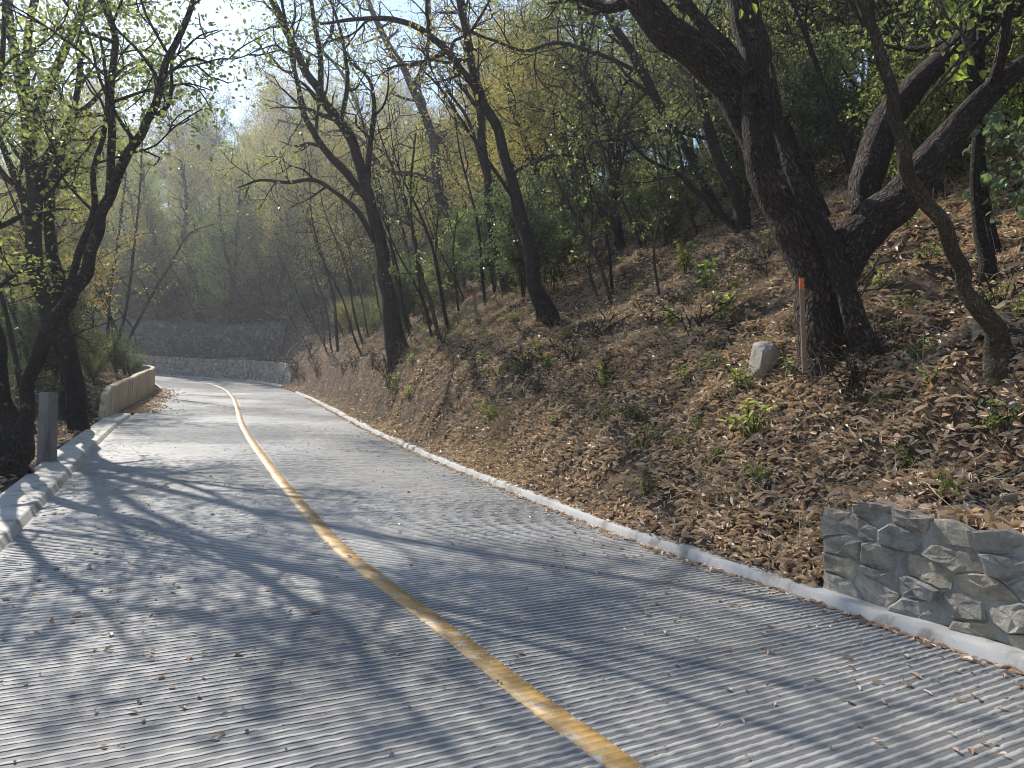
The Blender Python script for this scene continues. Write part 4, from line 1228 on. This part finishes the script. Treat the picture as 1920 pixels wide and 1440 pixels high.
mb.add(*blades(Pk, .36, .02, .6, 89))
r2 = random.Random(12)
for p_ in on_bank(2600, S0 - 3, S0 + 24, .1, 9, 1.1, 91):
    a = r2.uniform(0, 6.28); l_ = r2.uniform(.2, 1.0); up = r2.uniform(-.2, 1.3)
    pts = []
    q_ = p_ + np.array((0, 0, .01)); d_ = np.array((math.cos(a), math.sin(a), up)); d_ /= np.linalg.norm(d_)
    for j in range(5):
        pts.append(q_.copy()); d_ = unit(d_ + np.array([r2.gauss(0, .22) for _ in range(3)])); q_ = q_ + d_ * l_ / 4
        if up < .3: q_[2] = max(q_[2], Hs(q_[0], q_[1]) + .01)
    tube(mb, np.array(pts), np.linspace(r2.uniform(.0025, .007), .0015, 5), 3)
tag(mb.build('undergrowth', M['dry_stem'], smooth=False), 'dry grass, stems and fallen twigs over the bank', kind='stuff')

def weed(seed, n, L, wr, mat, stems=True):
    rg = np.random.default_rng(seed)
    t = empty('weed', (0, 0, 0), 'small plant', 'plant')
    mb1, mb2 = MB(), MB()
    for k in range(n):
        a = rg.uniform(0, 6.28); h_ = rg.uniform(.1, .34) * L / .07; rr_ = rg.uniform(.03, .22) * L / .07
        P = catmull([(0, 0, -.05), (math.cos(a) * rr_ * .4, math.sin(a) * rr_ * .4, h_ * .6), (math.cos(a) * rr_, math.sin(a) * rr_, h_)], 4)
        tube(mb1, P, np.linspace(.004, .0015, len(P)), 4)
        c_ = rg.integers(5, 10)
        Pp = P[rg.integers(3, len(P), c_)]
        D = unit(rg.normal(0, .8, (c_, 3)) + np.array((math.cos(a) * .5, math.sin(a) * .5, -.1)))
        Nn = unit(rg.normal(0, .35, (c_, 3)) + np.array((0, 0, 1.)))
        mb2.add(*leaf_quads(Pp, D, Nn, L * rg.uniform(.6, 1.3, c_), np.full(c_, wr), .2, .2))
    mb1.build('stems', M['bark_pale'], t); mb2.build('leaves', M[mat], t, smooth=False)
    return t
def grass_tuft(seed, n, L, mat):
    P = np.random.default_rng(seed).normal(0, .05, (n, 3)) * np.array((1, 1, 0))
    mb_ = MB(); mb_.add(*blades(P, L, .016, .5, seed + 1, .55))
    return mb_.build('grass_tuft', M[mat], smooth=False)
W_ = [weed(501, 11, .085, .42, 'leaf_fresh'), weed(502, 8, .06, .5, 'leaf_mid'), weed(503, 13, .05, .45, 'leaf_lime'), weed(504, 5, .1, .4, 'leaf_fresh')]
SPOTS = [(1285, 515, 0, 1.5, 'bright lime green plant standing on the mid bank, topmost of the lime ones'), (1322, 552, 0, 1.3, 'bright lime green plant just below the topmost one on the mid bank'),
         (1352, 612, 0, 1.1, 'bright lime green plant left of the oak trunk above the pale rock'), (1262, 622, 0, .9, 'bright lime green plant lowest and leftmost of the cluster on the mid bank'),
         (1440, 478, 3, 1.2, 'light green plant beside the foot of the leaning trees'), (1142, 738, 3, .9, 'single small bright green plant in the leaf litter of the mid bank'),
         (1205, 850, 1, 1.3, 'small green plant in the leaf litter above the kerb'), (1185, 795, 1, 1.0, 'low green plant in the leaf litter, up the bank from the one above the kerb'),
         (1410, 828, 2, 1.7, 'leafy light green clump below the pale rock'), (1655, 548, 2, 1.0, 'light green plant right of the oak trunk'),
         (1700, 440, 0, .8, 'bright plant under the right limb of the oak'), (1775, 945, 3, .55, 'small broad leaved green sprig on top of the near stone wall'),
         (1385, 740, 2, 1.2, 'light green clump just below left of the pale rock'), (1890, 830, 1, 1.0, 'dark green plant in the shade at the right edge of the bank'),
         (985, 690, 2, 1.0, 'light green clump below the forked tree'), (905, 710, 1, .9, 'small green plant right of the spreading tree'),
         (1060, 640, 2, 1.0, 'light green clump right of the foot of the forked tree'), (1040, 800, 2, .6, 'tiny green clump in the litter above the mid kerb'),
         (1330, 880, 1, .9, 'dark green plant in litter left of the leafy clump'), (780, 455, 0, 2.6, 'large lime leafed bush beside the twisted tree'), (705, 570, 0, 1.4, 'lime leafed plant just left of the spreading tree trunk'),
         (840, 560, 2, 1.4, 'light green clump behind the thin sapling'), (1560, 640, 1, 1.0, 'creeping green plant against the foot of the oak'), (1600, 600, 1, .8, 'small green plant climbing the right side of the oak foot'),
         (205, 745, 1, 1.6, 'green plant beside the end of the cream barrier'), (185, 760, 2, 1.3, 'light green plant between the barrier and the leaning kerb tree'), (60, 690, 0, 1.4, 'lime leafed plant by the left edge above the post'),
         (1215, 940, 2, .9, 'light green clump near the kerb in front of the wall end'), (1010, 735, 1, .9, 'green plant in the dark hollow of the mid bank'), (1700, 590, 1, .9, 'green plant between the oak and the crooked tree')]
for i, (px, py, k, sc, lab) in enumerate(SPOTS):
    p_ = hit(px, py); p_[2] = Hs(p_[0], p_[1])
    src = W_[k]
    if src.name not in used:
        used.add(src.name); src.location = tuple(p_); src.scale = (sc,) * 3; src['label'] = lab; src['group'] = 'small green plants on the banks'
    else: dup(src, p_, rng.uniform(0, 6), sc, lab, 'small green plants on the banks')
for i, p_ in enumerate(on_bank(300, S0 - 1, S0 + 20, .4, 8, 1.0, 93)):
    src = W_[rng.choice((1, 2, 1, 2, 1))]
    dup(src, (p_[0], p_[1], Hs(p_[0], p_[1])), rng.uniform(0, 6), rng.uniform(.5, 1.25), 'little green plant scattered in the leaf litter of the bank', 'little plants scattered in the litter')
G_ = [grass_tuft(601, 70, .3, 'dry_stem'), grass_tuft(603, 60, .26, 'grass_green')]
for i, (px, py, k, sc, lab) in enumerate([(1535, 722, 0, 1.3, 'straw coloured grass tuft drooping below the oak foot'), (955, 775, 1, 1.2, 'green grass tuft on the bank below the forked tree'), (1660, 760, 1, .8, 'small grass tuft in the shaded cut under the oak'),
                                  (1215, 925, 1, 1.1, 'green grass tuft close to the kerb'), (1100, 660, 0, 1.0, 'dry grass tuft right of the forked tree'), (1340, 935, 0, 1.0, 'dry grass tuft in the litter left of the near wall')]):
    p_ = hit(px, py); p_[2] = Hs(p_[0], p_[1])
    o = G_[k]
    if o.name in used:
        o = o.copy(); COL.objects.link(o)
    else: used.add(o.name)
    o.location = tuple(p_); o.scale = (sc,) * 3; o.rotation_euler = (0, 0, i * 1.3)
    tag(o, lab, 'grass tuft', 'grass tufts on the bank')

# ------------------------------------------------------------------ rocks, stakes, dead branch, vine
import bmesh
def rock(name, label, loc, size, seed, mat, cat='rock', group=None):
    bm = bmesh.new(); bmesh.ops.create_icosphere(bm, subdivisions=4, radius=1)
    rg = np.random.default_rng(seed)
    pl = [(unit(rg.normal(0, 1, 3)), rg.uniform(.38, .72)) for _ in range(9)]
    for v in bm.verts:
        c_ = np.array(v.co)
        for n_, d_ in pl:
            k = c_ @ n_ - d_
            if k > 0: c_ = c_ - n_ * k * .92
        c_ = c_ * (1 + .05 * noise2(c_[0] * 3 + seed, c_[1] * 3 + c_[2] * 2) + .03 * noise2(c_[0] * 9, c_[2] * 9 + c_[1] * 5, seed))
        v.co = c_ * np.array(size)
    me = bpy.data.meshes.new(name); bm.to_mesh(me); bm.free(); me.materials.append(M[mat])
    o = bpy.data.objects.new(name, me); COL.objects.link(o); o.location = tuple(loc); o.rotation_euler = (rg.uniform(-.3, .3), rg.uniform(-.3, .3), rg.uniform(0, 6))
    tag(o, label, cat, group); return o
h_ = hit(1432, 712); rock('rock', 'pale angular rock stuck in the bank left of the oak foot', h_ + np.array((0, .06, .12)), (.26, .24, .29), 5, 'rock')
h_ = hit(1640, 925); rock('rock', 'flat grey stone lying on the leaves behind the end of the near wall', h_ + np.array((0, .03, .02)), (.16, .1, .05), 8, 'rock')
h_ = hit(1905, 950); rock('rock', 'pale rock on the wall top at the right edge', h_ + np.array((0, .03, .03)), (.13, .1, .07), 9, 'rock')
for i, (px, py, r_) in enumerate([(1770, 735, .06), (1905, 765, .07), (1860, 770, .05), (1705, 870, .05), (1480, 770, .06), (1560, 830, .05), (1640, 830, .045), (1800, 800, .05), (1270, 700, .05), (880, 770, .07), (835, 805, .06), (760, 700, .08), (690, 745, .08)]):
    h_ = hit(px, py); rock('rock', 'small stone poking out of the bank', h_, (r_, r_ * .8, r_ * .7), 20 + i, 'rock', group='small stones in the bank')
# stakes
def stake(px, py, hpx, wpx, tipmat, label, lean, dy=0):
    h_ = hit(px, py); Y = h_[1]
    if dy: h_ = U(px, py, dy); Y = dy
    t = empty('survey_stake', h_, label, 'stake')
    hh_ = hpx * Y / F; w_ = wpx * Y / F / 2
    def box(z0, z1, g, mat, nm):
        V = [(sx * w_ * g + lean * z_, sy * w_ * .5 * g, z_) for z_ in (z0, z1) for sx, sy in ((-1, -1), (1, -1), (1, 1), (-1, 1))]
        polymesh(nm, V, [(0, 3, 2, 1), (4, 5, 6, 7), (0, 1, 5, 4), (1, 2, 6, 5), (2, 3, 7, 6), (3, 0, 4, 7)], M[mat], t)
    box(-.22, hh_ * .84, 1, 'stake', 'shaft'); box(hh_ * .84, hh_, 1.04, tipmat, 'painted_tip')
stake(1507, 655, 135, 8, 'orange', 'thin wooden stake with an orange tip against the oak trunk', -.02, Yo - .33)
stake(893, 595, 46, 5, 'red', 'thin pale stake with a red tip on the bank behind the saplings', -.08)
# orange scrap above the oak's right limb
# dead branch and mossy stone on the terrace of the low wall
h_ = at_s(S_BEND + 3.4, hwR(S_BEND) + KW + 1.7); h_[2] = Hs(h_[0], h_[1])
mb = MB()
P = catmull([h_ + np.array(q_) for q_ in ((-.7, -.2, .03), (-.35, -.15, .12), (-.2, -.1, .45), (.0, 0, .75), (.35, .05, .95), (.7, .1, 1.0))], 5)
tube(mb, P, np.linspace(.08, .03, len(P)), 9, .12)
P = catmull([h_ + np.array(q_) for q_ in ((-.5, .3, .05), (.3, .2, .12), (1.2, .1, .1), (1.9, .1, .2))], 5)
tube(mb, P, np.linspace(.07, .03, len(P)), 8, .12)
tag(mb.build('dead_branch', M['deadwood']), 'bleached dead branch lying on the terrace of the low far wall', 'branch')
h2 = at_s(S_BEND + 5.6, hwR(S_BEND) + KW + 1.8); h2[2] = Hs(h2[0], h2[1])
rock('rock', 'mossy boulder on the terrace of the low far wall', h2 + np.array((0, 0, .15)), (.7, .45, .3), 14, 'deadwood')
# climbing vine with heart shaped leaves at the right edge
t = empty('climbing_vine', U(1850, 420, Yo + 2.2), 'pale leaved climbing vine hanging beside the dark trunk at the right edge', 'vine')
rg = np.random.default_rng(44); r3 = random.Random(44); mb1 = MB(); Pl, Dl = [], []
for k in range(16):
    px, py = 1835 + r3.random() * 110, 170 + r3.random() * 170; Yv = Yo + r3.uniform(.4, 2.2)
    pts = []; q_ = U(px, py, Yv)
    for j in range(6):
        pts.append(q_.copy()); q_ = q_ + np.array((r3.gauss(0, .07), r3.gauss(0, .07), -.09 + r3.gauss(0, .05)))
    P = catmull(pts, 3); tube(mb1, P, np.full(len(P), .003), 4)
    for p_ in P[::1]:
        for _ in range(2):
            Pl.append(p_ + rg.normal(0, .03, 3)); Dl.append(rg.normal(0, .6, 3) + np.array((0, 0, -.6)))
mb1.build('stems', M['bark_pale'], t, t.location)
Pl = np.array(Pl); Dl = np.array(Dl); mb2 = MB()
mb2.add(*leaf_quads(Pl, Dl, unit(rg.normal(0, .5, Pl.shape) + np.array((-.5, -.5, .6))), .085 * rg.uniform(.6, 1.2, len(Pl)), np.full(len(Pl), .85), .15, .15))
mb2.build('leaves', M['leaf_vine'], t, t.location, smooth=False)

# ------------------------------------------------------------------ hazy air over the whole place
m = bpy.data.materials.new('air'); m.use_nodes = True; nt = m.node_tree
nt.nodes.remove(nt.nodes['Principled BSDF'])
pv = nt.nodes.new('ShaderNodeVolumePrincipled')
pv.inputs['Color'].default_value = (.9, .93, 1, 1); pv.inputs['Density'].default_value = .0011; pv.inputs['Anisotropy'].default_value = .55
nt.links.new(pv.outputs[0], nt.nodes['Material Output'].inputs['Volume'])
x0, x1, y0, y1, z0, z1 = -430, 430, -75, 430, -50, 52
hz = polymesh('haze', [(x_, y_, z_) for z_ in (z0, z1) for x_, y_ in ((x0, y0), (x1, y0), (x1, y1), (x0, y1))],
              [(0, 3, 2, 1), (4, 5, 6, 7), (0, 1, 5, 4), (1, 2, 6, 5), (2, 3, 7, 6), (3, 0, 4, 7)], m)
hz['kind'] = 'stuff'
zs = [(o.matrix_basis @ Vector(c)).z for o in bpy.data.objects if o.type == 'MESH' and o.parent is None and o.name != 'haze' for c in o.bound_box]
print('z', min(zs), max(zs), max(o.location.z for o in bpy.data.objects if o.type == 'EMPTY'))
